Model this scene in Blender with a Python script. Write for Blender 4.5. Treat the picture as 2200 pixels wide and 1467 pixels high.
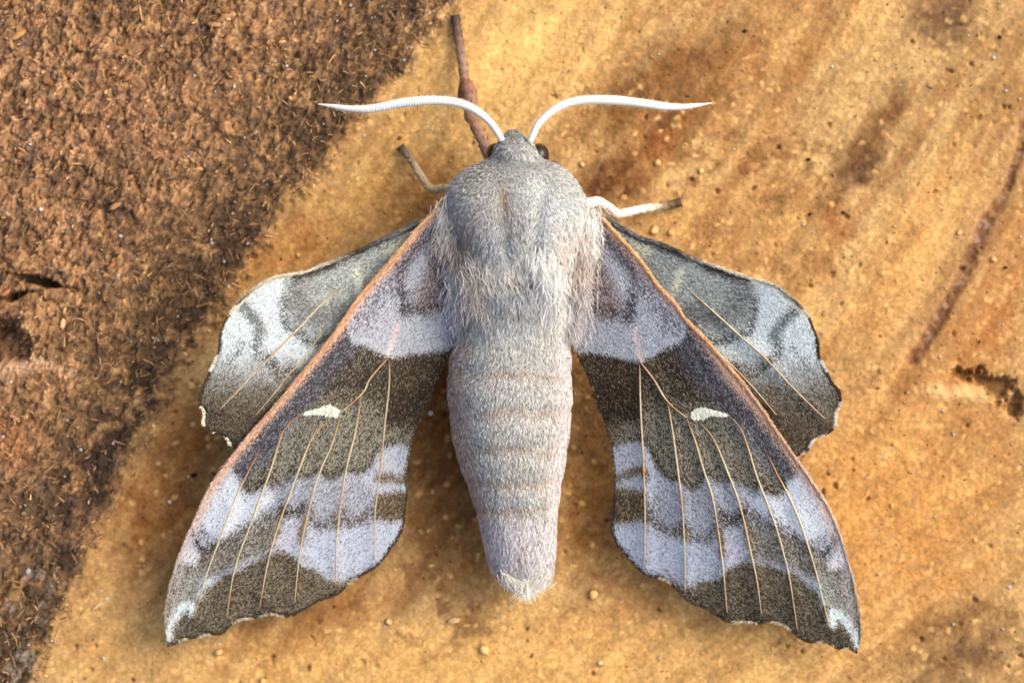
import bpy, math
import numpy as np

# ------------------------------------------------------------------ scene, camera, light
for o in list(bpy.data.objects):
    bpy.data.objects.remove(o, do_unlink=True)
scn = bpy.context.scene
COL = scn.collection
scn.unit_settings.scale_length = 0.01          # 1 unit = 1 cm: the moth is about 7.5 cm across
D = 30.0                                       # camera height above the wood (cm)
PXU = 200.0                                    # photograph pixels per cm on the wood

cam_d = bpy.data.cameras.new('camera')
cam = bpy.data.objects.new('camera', cam_d)
COL.objects.link(cam)
cam.location = (0, 0, D)
cam_d.sensor_width = 36.0
cam_d.lens = 36.0 * D / 11.0
cam_d.clip_start = 0.5
cam_d.clip_end = 500
cam_d.dof.use_dof = True
cam_d.dof.focus_distance = D - 1.15
cam_d.dof.aperture_fstop = 0.20
scn.camera = cam

SUN_EL = math.radians(42)
SUN_AZ = math.radians(62)                      # from +Y (top of the picture) towards +X
w = bpy.data.worlds.new('World')
scn.world = w
w.use_nodes = True
nt = w.node_tree
nt.nodes.clear()
sky = nt.nodes.new('ShaderNodeTexSky')
sky.sky_type = 'NISHITA'
sky.sun_disc = False
sky.sun_elevation = SUN_EL
sky.sun_rotation = SUN_AZ
sky.dust_density = 8.0
sky.air_density = 1.0
sky.ozone_density = 0.35
bg = nt.nodes.new('ShaderNodeBackground')
bg.inputs['Strength'].default_value = 0.15
out = nt.nodes.new('ShaderNodeOutputWorld')
nt.links.new(sky.outputs[0], bg.inputs[0])
nt.links.new(bg.outputs[0], out.inputs[0])

sd = bpy.data.lights.new('sun', 'SUN')
sd.energy = 0.85
sd.angle = math.radians(80)
sd.color = (1.0, 0.995, 0.97)
sun = bpy.data.objects.new('sun', sd)
COL.objects.link(sun)
sun.location = (6, 5, 12)
sun.rotation_euler = (math.pi / 2 - SUN_EL, 0, math.pi - SUN_AZ)

vs = scn.view_settings
vs.view_transform = 'Standard'
vs.look = 'None'
vs.gamma = 1.0
vs.exposure = 0.44
vs.use_curve_mapping = False

# ------------------------------------------------------------------ numeric helpers
RNG = np.random.default_rng(7)

def lin(c):
    c = np.asarray(c, float) / 255.0
    return np.where(c <= 0.04045, c / 12.92, ((c + 0.055) / 1.055) ** 2.4)

def W(px, py, z):
    """photograph pixel at height z -> point on the model (cm)"""
    px = np.asarray(px, float); py = np.asarray(py, float); z = np.asarray(z, float)
    k = (D - z) / D / PXU
    return np.stack([(px - 1100) * k, (733.5 - py) * k, z + 0 * px], -1)

def sstep(a, b, x):
    t = np.clip((x - a) / (b - a), 0, 1)
    return t * t * (3 - 2 * t)

_TAB = np.random.default_rng(99).random((64, 256, 256)).astype(np.float32)

def vn(x, y, s, seed=0):
    """value noise 0..1, feature size s"""
    x = x / s + seed * 17.31; y = y / s + seed * 9.77
    xi = np.floor(x).astype(np.int64); yi = np.floor(y).astype(np.int64)
    fx = x - xi; fy = y - yi
    fx = fx * fx * (3 - 2 * fx); fy = fy * fy * (3 - 2 * fy)
    T = _TAB[seed % 64]
    x0 = xi & 255; x1 = (xi + 1) & 255; y0 = yi & 255; y1 = (yi + 1) & 255
    return (T[x0, y0] * (1 - fx) + T[x1, y0] * fx) * (1 - fy) + (T[x0, y1] * (1 - fx) + T[x1, y1] * fx) * fy

def fbm(x, y, s, seed=0, n=4, g=0.5):
    a = 1.0; t = 0; r = 0
    for i in range(n):
        r = r + a * vn(x, y, s / 2 ** i, seed + i); t += a; a *= g
    return r / t

def worley(x, y, s, seed=0):
    x = x / s; y = y / s
    xi = np.floor(x).astype(np.int64); yi = np.floor(y).astype(np.int64)
    f1 = np.full(x.shape, 9.0); f2 = np.full(x.shape, 9.0); cid = np.zeros(x.shape)
    A = _TAB[(seed * 3 + 20) % 64]; B = _TAB[(seed * 3 + 21) % 64]; Cc = _TAB[(seed * 3 + 22) % 64]
    for i in (-1, 0, 1):
        for j in (-1, 0, 1):
            gx = (xi + i) & 255; gy = (yi + j) & 255
            d = np.hypot(xi + i + A[gx, gy] - x, yi + j + B[gx, gy] - y)
            n = d < f1
            f2 = np.where(n, f1, np.minimum(f2, d))
            cid = np.where(n, Cc[gx, gy], cid)
            f1 = np.where(n, d, f1)
    return f1, f2, cid

def seg_dist(x, y, pts):
    d = np.full(x.shape, 1e9)
    for (ax, ay), (bx, by) in zip(pts[:-1], pts[1:]):
        ex, ey = bx - ax, by - ay
        t = np.clip(((x - ax) * ex + (y - ay) * ey) / (ex * ex + ey * ey + 1e-9), 0, 1)
        d = np.minimum(d, (x - ax - t * ex) ** 2 + (y - ay - t * ey) ** 2)
    return np.sqrt(d)

def poly_sd(x, y, pts):
    """signed distance to a polygon, positive inside"""
    d = seg_dist(x, y, list(pts) + [pts[0]])
    ins = np.zeros(x.shape, bool)
    n = len(pts)
    for i in range(n):
        (ax, ay), (bx, by) = pts[i], pts[(i + 1) % n]
        if ay == by:
            continue
        c = (ay > y) != (by > y)
        ins ^= c & (x < (bx - ax) * (y - ay) / (by - ay) + ax)
    return np.where(ins, d, -d)

def spline(pts, n, closed=False):
    """Catmull-Rom through pts (any dimension), resampled to n points evenly by length"""
    P = np.asarray(pts, float)
    Q = np.vstack([2 * P[0] - P[1], P, 2 * P[-1] - P[-2]])
    res = []
    for i in range(1, len(Q) - 2):
        t = np.linspace(0, 1, 24, endpoint=False)[:, None]
        p0, p1, p2, p3 = Q[i - 1], Q[i], Q[i + 1], Q[i + 2]
        res.append(0.5 * (2 * p1 + (p2 - p0) * t + (2 * p0 - 5 * p1 + 4 * p2 - p3) * t ** 2 + (3 * p1 - p0 - 3 * p2 + p3) * t ** 3))
    R = np.vstack(res + [P[-1:]])
    l = np.concatenate([[0], np.cumsum(np.linalg.norm(np.diff(R[:, :2], axis=0), axis=1))])
    s = np.linspace(0, l[-1], n)
    return np.stack([np.interp(s, l, R[:, k]) for k in range(R.shape[1])], 1)

def lpath(pts, n):
    """like spline, but straight between the points"""
    P = np.asarray(pts, float)
    l = np.concatenate([[0], np.cumsum(np.linalg.norm(np.diff(P[:, :2], axis=0), axis=1))])
    s = np.linspace(0, l[-1], n)
    return np.stack([np.interp(s, l, P[:, k]) for k in range(P.shape[1])], 1)

def tps(src, dst, lam=30.0):
    """thin plate warp: returns f mapping points near src to points near dst"""
    S = np.asarray(src, float) / 100.0; T = np.asarray(dst, float)
    n = len(S)
    def U(r2):
        return np.where(r2 > 0, 0.5 * r2 * np.log(r2 + 1e-12), 0)
    K = U(((S[:, None] - S[None]) ** 2).sum(-1)) + lam * 1e-3 * np.eye(n)
    Pm = np.hstack([np.ones((n, 1)), S])
    A = np.zeros((n + 3, n + 3)); A[:n, :n] = K; A[:n, n:] = Pm; A[n:, :n] = Pm.T
    sol = np.linalg.solve(A, np.vstack([T, np.zeros((3, 2))]))
    def f(x, y):
        q = np.stack([x, y], -1).reshape(-1, 2) / 100.0
        r = np.hstack([np.ones((len(q), 1)), q]) @ sol[n:]
        for i in range(n):
            r += U(((q - S[i]) ** 2).sum(1))[:, None] * sol[i]
        return r[:, 0].reshape(np.shape(x)), r[:, 1].reshape(np.shape(x))
    return f

# ------------------------------------------------------------------ mesh helpers
def mesh_np(name, V, F, mat, col=None, smooth=True):
    """V (n,3), F (m,3) or (m,4) int array -> mesh with point colours"""
    V = np.asarray(V, np.float32); F = np.asarray(F, np.int32)
    m = bpy.data.meshes.new(name)
    m.vertices.add(len(V)); m.vertices.foreach_set('co', V.ravel())
    k = F.shape[1]
    m.loops.add(F.size); m.loops.foreach_set('vertex_index', F.ravel())
    m.polygons.add(len(F))
    m.polygons.foreach_set('loop_start', np.arange(0, F.size, k, dtype=np.int32))
    m.polygons.foreach_set('use_smooth', np.full(len(F), smooth))
    if col is not None:
        a = m.color_attributes.new('Col', 'FLOAT_COLOR', 'POINT')
        c4 = np.ones((len(V), 4), np.float32); c4[:, :3] = np.clip(col, 0.001, 1)
        a.data.foreach_set('color', c4.ravel())
    m.update(calc_edges=True)
    m.materials.append(mat)
    return m

def obj(name, mesh, parent=None, kind=None, label=None, cat=None, group=None):
    o = bpy.data.objects.new(name, mesh)
    COL.objects.link(o)
    if parent: o.parent = parent
    if kind: o['kind'] = kind
    if label: o['label'] = label
    if cat: o['category'] = cat
    if group: o['group'] = group
    return o

def grid_faces(nu, nv):
    i = np.arange(nu - 1)[:, None] * nv + np.arange(nv - 1)[None]
    return np.stack([i, i + nv, i + nv + 1, i + 1], -1).reshape(-1, 4)

def tube_np(path, rad, sides=12, ry=1.0):
    """closed tapered tube along path (n,3)"""
    P = np.asarray(path, float); n = len(P)
    T = np.gradient(P, axis=0); T /= np.linalg.norm(T, axis=1)[:, None] + 1e-12
    up = np.array([0, 0, 1.0])
    S = np.cross(T, up); S /= np.linalg.norm(S, axis=1)[:, None] + 1e-9
    N = np.cross(S, T)
    a = np.linspace(0, 2 * math.pi, sides, endpoint=False)
    V = P[:, None] + np.asarray(rad)[:, None, None] * (np.cos(a)[None, :, None] * S[:, None] + ry * np.sin(a)[None, :, None] * N[:, None])
    V = V.reshape(-1, 3)
    F = []
    i = np.arange(n - 1)[:, None] * sides; j = np.arange(sides)[None]; j2 = (j + 1) % sides
    F = np.stack([i + j, i + j2, i + sides + j2, i + sides + j], -1).reshape(-1, 4)
    c0 = len(V); V = np.vstack([V, P[:1], P[-1:]])
    jj = np.arange(sides); k2 = (jj + 1) % sides
    cap0 = np.stack([k2, jj, np.full(sides, c0), np.full(sides, c0)], -1)
    e = (n - 1) * sides
    cap1 = np.stack([e + jj, e + k2, np.full(sides, c0 + 1), np.full(sides, c0 + 1)], -1)
    return V, F, np.vstack([cap0, cap1])[:, :3]

def tube_mesh(name, path, rad, mat, col, sides=12, ry=1.0):
    V, F, C3 = tube_np(path, rad, sides, ry)
    n = len(path)
    c = np.asarray(col, float)
    if c.ndim == 1: c = np.tile(c, (n, 1))
    cc = np.vstack([np.repeat(c, sides, 0), c[:1], c[-1:]])
    T = np.vstack([F[:, [0, 1, 2]], F[:, [0, 2, 3]], C3])
    return mesh_np(name, V, T, mat, cc)

def strands(R, Dv, N, L, wd, lift, col, curl=0.3, rng=RNG, tipcol=1.15):
    """fur: ribbons of 3 triangles. R root, Dv lie direction, N surface normal"""
    n = len(R)
    Dv = Dv / (np.linalg.norm(Dv, axis=1)[:, None] + 1e-9)
    S = np.cross(Dv, N); S /= np.linalg.norm(S, axis=1)[:, None] + 1e-9
    tw = rng.normal(0, 0.45, n)[:, None]
    Wd = S * np.cos(tw) + N * np.sin(tw)
    L = np.asarray(L)[:, None]; wd = np.asarray(wd)[:, None]; lf = np.asarray(lift)[:, None]
    b = rng.normal(0, curl, n)[:, None]
    M = R + L * 0.5 * (Dv + lf * 1.3 * N) + S * b * L * 0.25
    E = R + L * (Dv + lf * 0.8 * N) + S * b * L * 0.75
    V = np.stack([R - Wd * wd * .5, R + Wd * wd * .5, M - Wd * wd * .45, M + Wd * wd * .45, E], 1).reshape(-1, 3)
    i = np.arange(n)[:, None] * 5
    F = np.stack([np.hstack([i, i + 1, i + 3]), np.hstack([i, i + 3, i + 2]), np.hstack([i + 2, i + 3, i + 4])], 1).reshape(-1, 3)
    c = np.repeat(col[:, None], 5, 1)
    c[:, 4] *= tipcol; c[:, :2] *= 0.9
    return V, F, c.reshape(-1, 3)

# ------------------------------------------------------------------ materials
def attr_mat(name, rough=0.7, spec=0.3, noise=0.0, nscale=30, bump=0.0, bscale=40, sheen=0.0, sss=0.0, trans=0.0, detail=6):
    m = bpy.data.materials.new(name); m.use_nodes = True
    t = m.node_tree; b = t.nodes['Principled BSDF']
    a = t.nodes.new('ShaderNodeAttribute'); a.attribute_name = 'Col'
    tc = t.nodes.new('ShaderNodeTexCoord')
    src = a.outputs['Color']
    if noise > 0:
        nz = t.nodes.new('ShaderNodeTexNoise'); nz.inputs['Scale'].default_value = nscale; nz.inputs['Detail'].default_value = detail
        nz.inputs['Roughness'].default_value = 0.7
        t.links.new(tc.outputs['Object'], nz.inputs['Vector'])
        mr = t.nodes.new('ShaderNodeMapRange')
        mr.inputs['From Min'].default_value = 0.25; mr.inputs['From Max'].default_value = 0.75
        mr.inputs['To Min'].default_value = 1 - noise; mr.inputs['To Max'].default_value = 1 + noise
        t.links.new(nz.outputs['Fac'], mr.inputs['Value'])
        mx = t.nodes.new('ShaderNodeVectorMath'); mx.operation = 'SCALE'
        t.links.new(src, mx.inputs[0]); t.links.new(mr.outputs[0], mx.inputs['Scale'])
        src = mx.outputs[0]
    t.links.new(src, b.inputs['Base Color'])
    b.inputs['Roughness'].default_value = rough
    b.inputs['Specular IOR Level'].default_value = spec
    if sheen: b.inputs['Sheen Weight'].default_value = sheen
    if sss:
        b.inputs['Subsurface Weight'].default_value = sss
        b.inputs['Subsurface Scale'].default_value = 0.05
    if bump > 0:
        nz = t.nodes.new('ShaderNodeTexNoise'); nz.inputs['Scale'].default_value = bscale; nz.inputs['Detail'].default_value = 5
        nz.inputs['Roughness'].default_value = 0.65
        t.links.new(tc.outputs['Object'], nz.inputs['Vector'])
        bp = t.nodes.new('ShaderNodeBump'); bp.inputs['Strength'].default_value = bump; bp.inputs['Distance'].default_value = 0.02
        t.links.new(nz.outputs['Fac'], bp.inputs['Height']); t.links.new(bp.outputs[0], b.inputs['Normal'])
    if trans:
        tr = t.nodes.new('ShaderNodeBsdfTranslucent'); t.links.new(src, tr.inputs['Color'])
        mix = t.nodes.new('ShaderNodeMixShader'); mix.inputs[0].default_value = trans
        t.links.new(b.outputs[0], mix.inputs[1]); t.links.new(tr.outputs[0], mix.inputs[2])
        t.links.new(mix.outputs[0], t.nodes['Material Output'].inputs['Surface'])
    return m

M_WOOD = attr_mat('decayed_wood', rough=0.8, spec=0.22, noise=0.28, nscale=36, bump=0.2, bscale=50)
M_CRUMB = attr_mat('wood_crumb', rough=0.8, spec=0.25, noise=0.2, nscale=30)
M_WING = attr_mat('wing_membrane', rough=0.75, spec=0.2, noise=0.12, nscale=40)
M_SCALE = attr_mat('wing_scales', rough=0.6, spec=0.3)
M_FUR = attr_mat('moth_fur', rough=0.6, spec=0.25, trans=0.15)
M_SKIN = attr_mat('moth_skin', rough=0.8, spec=0.15, noise=0.2, nscale=30)
M_VEIN = attr_mat('wing_vein', rough=0.6, spec=0.3, noise=0.25, nscale=20)
M_WHITE = attr_mat('antenna_scales', rough=0.65, spec=0.25, noise=0.05, nscale=40, bump=0.25, bscale=60)
M_LEG = attr_mat('leg_scales', rough=0.6, spec=0.3, noise=0.2, nscale=25, bump=0.4, bscale=40)
M_EYE = attr_mat('compound_eye', rough=0.18, spec=0.5, bump=0.15, bscale=120)

# ------------------------------------------------------------------ the wood surface
EDGE = [(1010, -400), (985, 0), (925, 70), (860, 160), (790, 235), (735, 290), (690, 345), (640, 415), (590, 480), (545, 545), (495, 615),
        (455, 690), (425, 740), (385, 800), (345, 870), (305, 950), (262, 1030), (235, 1100), (205, 1170), (170, 1250), (135, 1340),
        (100, 1440), (40, 1600), (-200, 2200), (-2600, 2200), (-2600, -1200), (1010, -1200)]

def rough_mask(px, py):
    jx = px + 46 * (fbm(px, py, 70, 3) - .5) + 30 * (fbm(px, py, 14, 5, 2) - .5)
    jy = py + 46 * (fbm(px, py, 70, 9) - .5)
    return poly_sd(jx, jy, EDGE)

def blob(px, py, cx, cy, rx, ry, ang=0.0, pw=1.0, jit=0.5, seed=11):
    a = math.radians(ang)
    dx = px - cx; dy = py - cy
    u = (dx * math.cos(a) - dy * math.sin(a)) / rx; v = (dx * math.sin(a) + dy * math.cos(a)) / ry
    r = np.hypot(u, v) + jit * (fbm(px, py, max(20, min(rx, ry)), seed, 4, .6) - .5) * 2
    return np.clip(1.15 - r, 0, 1) ** pw

CRACK = [(2260, 120), (2195, 310), (2165, 400), (2120, 480), (2088, 545), (2050, 630), (2020, 690), (1985, 740), (1962, 772)]

def wood(px, py):
    """albedo (linear) and height (cm) of the decayed wood"""
    sd_ = rough_mask(px, py)
    a = math.radians(56)
    u = px * math.cos(a) - py * math.sin(a); v = px * math.sin(a) + py * math.cos(a)      # u runs along the grain
    a2 = math.radians(36)
    u2 = px * math.cos(a2) - py * math.sin(a2); v2 = px * math.sin(a2) + py * math.cos(a2)
    g1 = fbm(u / 6, v, 46, 13, 4, .6); g2 = fbm(u2 / 6, v2, 40, 17, 4, .6)
    low = sstep(1350, 2000, px * .35 + py)
    grain = g1 * (1 - low) + g2 * low
    big = fbm(px, py, 300, 21, 3)
    med = fbm(px, py, 70, 25, 4, .6)
    f1, f2, cid = worley(px + 10 * vn(px, py, 18, 2), py + 10 * vn(px, py, 18, 4), 15, 1)
    k1, k2, kid = worley(px + 9 * vn(px, py, 14, 6), py + 9 * vn(px, py, 14, 8), 30, 2)
    fine = fbm(px, py, 7, 31, 2)
    # smooth side
    c = lin((190, 155, 103))[None] * np.ones(px.shape + (3,))
    def mixc(c, col, m):
        m = np.clip(m, 0, 1)[..., None]
        return c * (1 - m) + lin(col) * m
    c = mixc(c, (214, 172, 110), sstep(.48, .75, big) * .8)
    c = mixc(c, (162, 120, 72), sstep(.54, .30, grain) * .75)
    c = mixc(c, (158, 116, 70), sstep(.50, .74, big * .5 + med * .5) * .7)
    c = mixc(c, (224, 182, 114), blob(px, py, 1090, 120, 330, 190, 40, 1, .3) * .9)
    c = mixc(c, (222, 174, 102), blob(px, py, 760, 420, 70, 220, -38, 1, .3, 12) * .5)
    c = mixc(c, (208, 164, 98), blob(px, py, 1000, 1420, 900, 130, 0, 1, .3, 14) * .8)
    c = mixc(c, (198, 144, 78), blob(px, py, 1950, 1100, 300, 260, 35, 1, .3, 15) * .8)
    c = mixc(c, (208, 160, 92), blob(px, py, 1960, 520, 90, 330, -30, 1, .4, 16) * .7)
    # stains; the browns either side of the abdomen also paint the gap shade
    st = [(1400, 190, 170, 70, 38, .75, (128, 88, 46)), (1560, 110, 150, 60, 36, .6, (138, 96, 52)), (1330, 380, 90, 55, 40, .95, (92, 56, 28)),
          (1420, 300, 110, 60, 40, .7, (132, 84, 42)), (1480, 240, 80, 40, 38, .6, (120, 80, 42)), (1845, 345, 55, 55, 30, 1.0, (96, 68, 42)), (1900, 260, 40, 90, -30, .75, (122, 86, 48)),
          (1650, 180, 190, 90, 40, .45, (146, 100, 52)), (2040, 30, 90, 70, 0, .85, (112, 84, 56)), (1790, 470, 40, 60, 20, .5, (140, 78, 36)), (1740, 460, 70, 60, 20, .4, (142, 98, 52)),
          (2080, 1410, 170, 60, 30, .75, (108, 82, 52)), (2020, 1340, 110, 40, 35, .5, (122, 90, 54)), (960, 930, 90, 330, 0, .75, (128, 82, 40)), (1010, 1180, 90, 130, 0, .55, (128, 86, 40)),
          (1270, 900, 60, 220, 5, .55, (146, 98, 50)), (1250, 1130, 70, 130, 0, .6, (140, 96, 46)), (700, 1320, 190, 50, 20, .4, (150, 98, 50)), (320, 1110, 110, 190, -28, .7, (140, 92, 44)),
          (420, 930, 70, 120, -25, .75, (146, 98, 46)), (520, 560, 60, 60, 0, .4, (160, 110, 56)), (880, 420, 130, 50, 35, .5, (160, 106, 48)), (640, 540, 120, 50, 30, .5, (176, 120, 60)),
          (1990, 830, 220, 70, 30, .3, (168, 116, 66)), (1900, 600, 40, 220, -30, .3, (176, 128, 78)), (1640, 330, 90, 30, 35, .4, (154, 108, 62)),
          (2150, 640, 70, 260, -28, .45, (168, 108, 54)), (2140, 960, 120, 120, 0, .35, (160, 106, 52))]
    for i, (cx, cy, rx, ry, an, s_, cl) in enumerate(st):
        c = mixc(c, cl, blob(px, py, cx, cy, rx * 1.15, ry * 1.15, an, .8, .45, 30 + i) * s_ * (.9 + .9 * vn(px, py, 16, 40 + i)))
    # mottling where the wood is more decayed; beside the abdomen it adds painted shade
    mot = fbm(px, py, 34, 55, 4, .65)
    dec = np.clip(blob(px, py, 1500, 220, 420, 260, 38, .7, .5, 81) + blob(px, py, 980, 1000, 150, 420, 0, .7, .4, 82) + blob(px, py, 1270, 980, 120, 380, 5, .7, .4, 83) * .8 + blob(px, py, 360, 1050, 190, 300, -28, .7, .4, 84)
                  + blob(px, py, 850, 1330, 500, 110, 5, .7, .5, 85) * .6 + blob(px, py, 2080, 1380, 260, 120, 30, .7, .5, 86) + blob(px, py, 1750, 420, 260, 200, 30, .7, .5, 87) * .7, 0, 1)
    c = mixc(c, (112, 74, 38), sstep(.52, .72, mot) * (.10 + .55 * dec))
    c = mixc(c, (214, 176, 118), sstep(.46, .30, mot) * .25 * (1 - .6 * dec))
    c = c * (.85 + .26 * sstep(.25, .7, fbm(u / 9, v, 22, 58, 3, .6) * (1 - low) + fbm(u2 / 9, v2, 22, 59, 3, .6) * low))[..., None]
    # granules: own tint each
    c = c * (0.92 + 0.15 * cid[..., None])
    c = mixc(c, (226, 184, 118), (cid > .93) * sstep(.55, .2, f1) * .6)
    c = mixc(c, (112, 74, 38), (kid > .95) * sstep(.22, .08, k1) * sstep(.45, .6, med) * .6)
    c = c * np.array([.95, .93, .88])
    c = c * (.80 + .40 * vn(px, py, 4.5, 33) * (.5 + vn(px, py, 9, 34)))[..., None]
    # the stained groove
    cd = seg_dist(px + 14 * (fbm(px, py, 40, 44) - .5), py + 14 * (fbm(px, py, 40, 45) - .5), CRACK)
    cr = sstep(20, 4, cd * (.55 + .9 * vn(px, py, 70, 47))) * sstep(.10, .42, fbm(px, py, 60, 46, 3)) * (.6 + .4 * sstep(.35, .6, fbm(px, py, 14, 48, 2)))
    c = mixc(c, (98, 68, 54), cr * .95)
    c = mixc(c, (160, 140, 130), cr * (cid > .78) * .7)
    c = mixc(c, (150, 100, 56), sstep(95, 10, cd) * (px > 1900) * .35)
    # torn pit
    pit = np.maximum(blob(px, py, 2105, 812, 60, 20, -14, 1, 1.1, 50), np.maximum(blob(px, py, 2150, 842, 42, 26, -40, 1, 1.2, 51), blob(px, py, 2178, 880, 18, 26, 10, 1, .9, 52)))
    lip = blob(px, py, 2065, 846, 95, 22, -6, 1, .6, 53)
    c = mixc(c, (226, 188, 128), lip * .8 * (1 - np.clip(pit * 2, 0, 1)))  # pale fibres, with light on the lower-left edge painted in
    c = mixc(c, (90, 62, 30), np.clip(pit * 1.6, 0, 1) * .7)  # dark fill paints the shade inside the pit
    h = 0.012 * (fbm(px, py, 90, 60, 3) - .5) * 2 + 0.10 * (fbm(px, py, 500, 63, 2) - .5)
    h = h + 0.005 * np.clip(f2 - f1, 0, .5) + 0.006 * cid * (.4 + .8 * med) + 0.006 * (fine - .5) * 2
    h = h - 0.04 * sstep(.26, .08, k1) * (kid > .93) * sstep(.4, .6, med) - 0.05 * cr - 0.13 * np.clip(pit * 1.6, 0, 1) + 0.03 * lip
    h = h + 0.02 * (grain - .5)
    # crumbly side
    sd2 = sd_
    Mk = sstep(-26, 26, sd2 + 26 * (fbm(px, py, 12, 68, 2) - .5))
    far = sstep(110, 330, sd2 + 90 * (fbm(px, py, 130, 70, 3) - .5))        # coarse chunks away from the border
    e1, e2, eid = worley(u / 1.5 + 16 * fbm(px, py, 22, 71, 2), v + 16 * fbm(px, py, 22, 73, 2), 34, 4)
    m1, m2, mid_ = worley(u / 1.3 + 8 * vn(px, py, 10, 75), v + 8 * vn(px, py, 10, 76), 14, 6)
    fib = fbm(u / 3.2 + 10 * vn(px, py, 30, 78), v + 14 * vn(px, py, 30, 79), 9, 77, 3, .65)
    rb = fbm(px, py, 180, 80, 3)
    r = lin((150, 112, 76))[None] * np.ones(px.shape + (3,))
    r = mixc(r, (132, 100, 64), (1 - far) * .9)
    r = mixc(r, (144, 106, 72), sstep(.5, .7, rb) * .7 * far)
    r = mixc(r, (130, 96, 64), sstep(.5, .3, rb) * .6)
    r = r * (0.70 + 0.60 * (eid * far + mid_ * (1 - far)))[..., None]
    r = r * (0.82 + 0.36 * mid_[..., None])
    r = mixc(r, (204, 160, 110), sstep(.58, .76, fib) * (.55 * far + .5 * (1 - far)))
    r = mixc(r, (74, 55, 40), sstep(.44, .26, fib) * .5 * (1 - .5 * far))
    r = r * np.array([.97, 1.0, 1.05])
    r = mixc(r, (84, 70, 64), sstep(.60, .72, fbm(px, py, 20, 92, 3, .6)) * .6)
    r = mixc(r, (70, 52, 38), sstep(.56, .72, fbm(px, py, 75, 94, 4, .6)) * .5)
    # dark mouldy belt just inside the border
    belt = sstep(0, 26, sd2) * sstep(240, 50, sd2 + 70 * (fbm(px, py, 60, 82, 3) - .5))
    r = mixc(r, (62, 48, 35), belt * sstep(.34, .58, fbm(px, py, 44, 84, 4, .65)) * (.7 + .3 * sstep(200, 1000, py)))
    low_l = sstep(950, 1300, py)
    r = mixc(r, (78, 62, 46), low_l * .55 * sstep(.35, .6, fbm(px, py, 60, 86, 4, .6)))
    r = mixc(r, (150, 140, 126), low_l * .6 * sstep(.58, .72, fbm(px, py, 34, 88, 3)) * sstep(160, 40, px))
    r = mixc(r, (168, 106, 60), blob(px, py, 30, 950, 60, 70, 0, 1, .4, 54) * .3)
    r = mixc(r, (190, 156, 124), (blob(px, py, 40, 790, 70, 20, 8, 1, .6, 55) + blob(px, py, 120, 790, 60, 14, -20, 1, .5, 56)) * .8)
    hole = np.maximum(blob(px, py, 20, 738, 55, 45, 0, 1, .5, 57), np.maximum(blob(px, py, 90, 605, 62, 9, -14, 1, .6, 58), blob(px, py, 30, 640, 40, 9, 20, 1, .6, 59)))
    r = mixc(r, (70, 55, 40), np.clip(hole * 1.5, 0, 1) * .6)
    hr = 0.04 + 0.20 * sstep(0, 600, sd2) + 0.045 * (eid - .5) * far + 0.035 * np.clip(e2 - e1, 0, .14) / .14 * far
    hr = hr + 0.03 * (mid_ - .5) + 0.018 * np.clip(m2 - m1, 0, .2) / .2 + 0.05 * (fib - .5) * 2 + .12 * (fbm(px, py, 120, 90, 3) - .5) * (.4 + .6 * far)
    hr = hr - 0.28 * np.clip(hole * 1.5, 0, 1)
    c = c * (1 - Mk[..., None]) + r * Mk[..., None]
    h = h * (1 - Mk) + hr * Mk
    return np.clip(c, .004, .9), h, sd_

def axis(a, b, fine, margin):
    core = np.arange(a, b, fine)
    n = 46
    g = np.cumsum(fine * np.linspace(1, 2 * margin / (n * fine) - 1, n))
    return np.concatenate([a - g[::-1], core, core[-1] + g])

X = axis(-5.75, 5.75, 0.014, 7.0)
Y = axis(-3.95, 3.95, 0.014, 7.0)
GX, GY = np.meshgrid(X, Y, indexing='ij')
bc, bh, bsd = wood(GX * PXU + 1100, 733.5 - GY * PXU)
nu, nv = GX.shape
V = np.stack([GX, GY, bh], -1).reshape(-1, 3)
F = grid_faces(nu, nv)
# skirt and underside close the slab
idx = np.arange(nu * nv).reshape(nu, nv)
ring = np.concatenate([idx[0, :], idx[1:, -1], idx[-1, -2::-1], idx[-2:0:-1, 0]])
low = V[ring].copy(); low[:, 2] = -2.0
b0 = len(V)
m_ = len(ring)
bi = b0 + np.arange(m_)
sk = np.stack([ring, np.roll(ring, -1), np.roll(bi, -1), bi], -1)
V = np.vstack([V, low])
C = np.vstack([bc.reshape(-1, 3), bc.reshape(-1, 3)[ring]])
F = np.vstack([F, sk])
surf = obj('wood_surface', mesh_np('wood_surface', V, F, M_WOOD, C), kind='structure')

def ground(px, py):
    """board height (cm) under a photograph pixel on the board plane"""
    x = (np.asarray(px, float) - 1100) / PXU; y = (733.5 - np.asarray(py, float)) / PXU
    i = np.clip(np.searchsorted(X, x), 1, nu - 1); j = np.clip(np.searchsorted(Y, y), 1, nv - 1)
    return bh[i, j]

# ------------------------------------------------------------------ the moth
moth = bpy.data.objects.new('moth', None)
COL.objects.link(moth)
moth['label'] = 'grey furry hawk moth with spread brown and lilac banded wings resting on decayed orange wood'
moth['category'] = 'moth'

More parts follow.
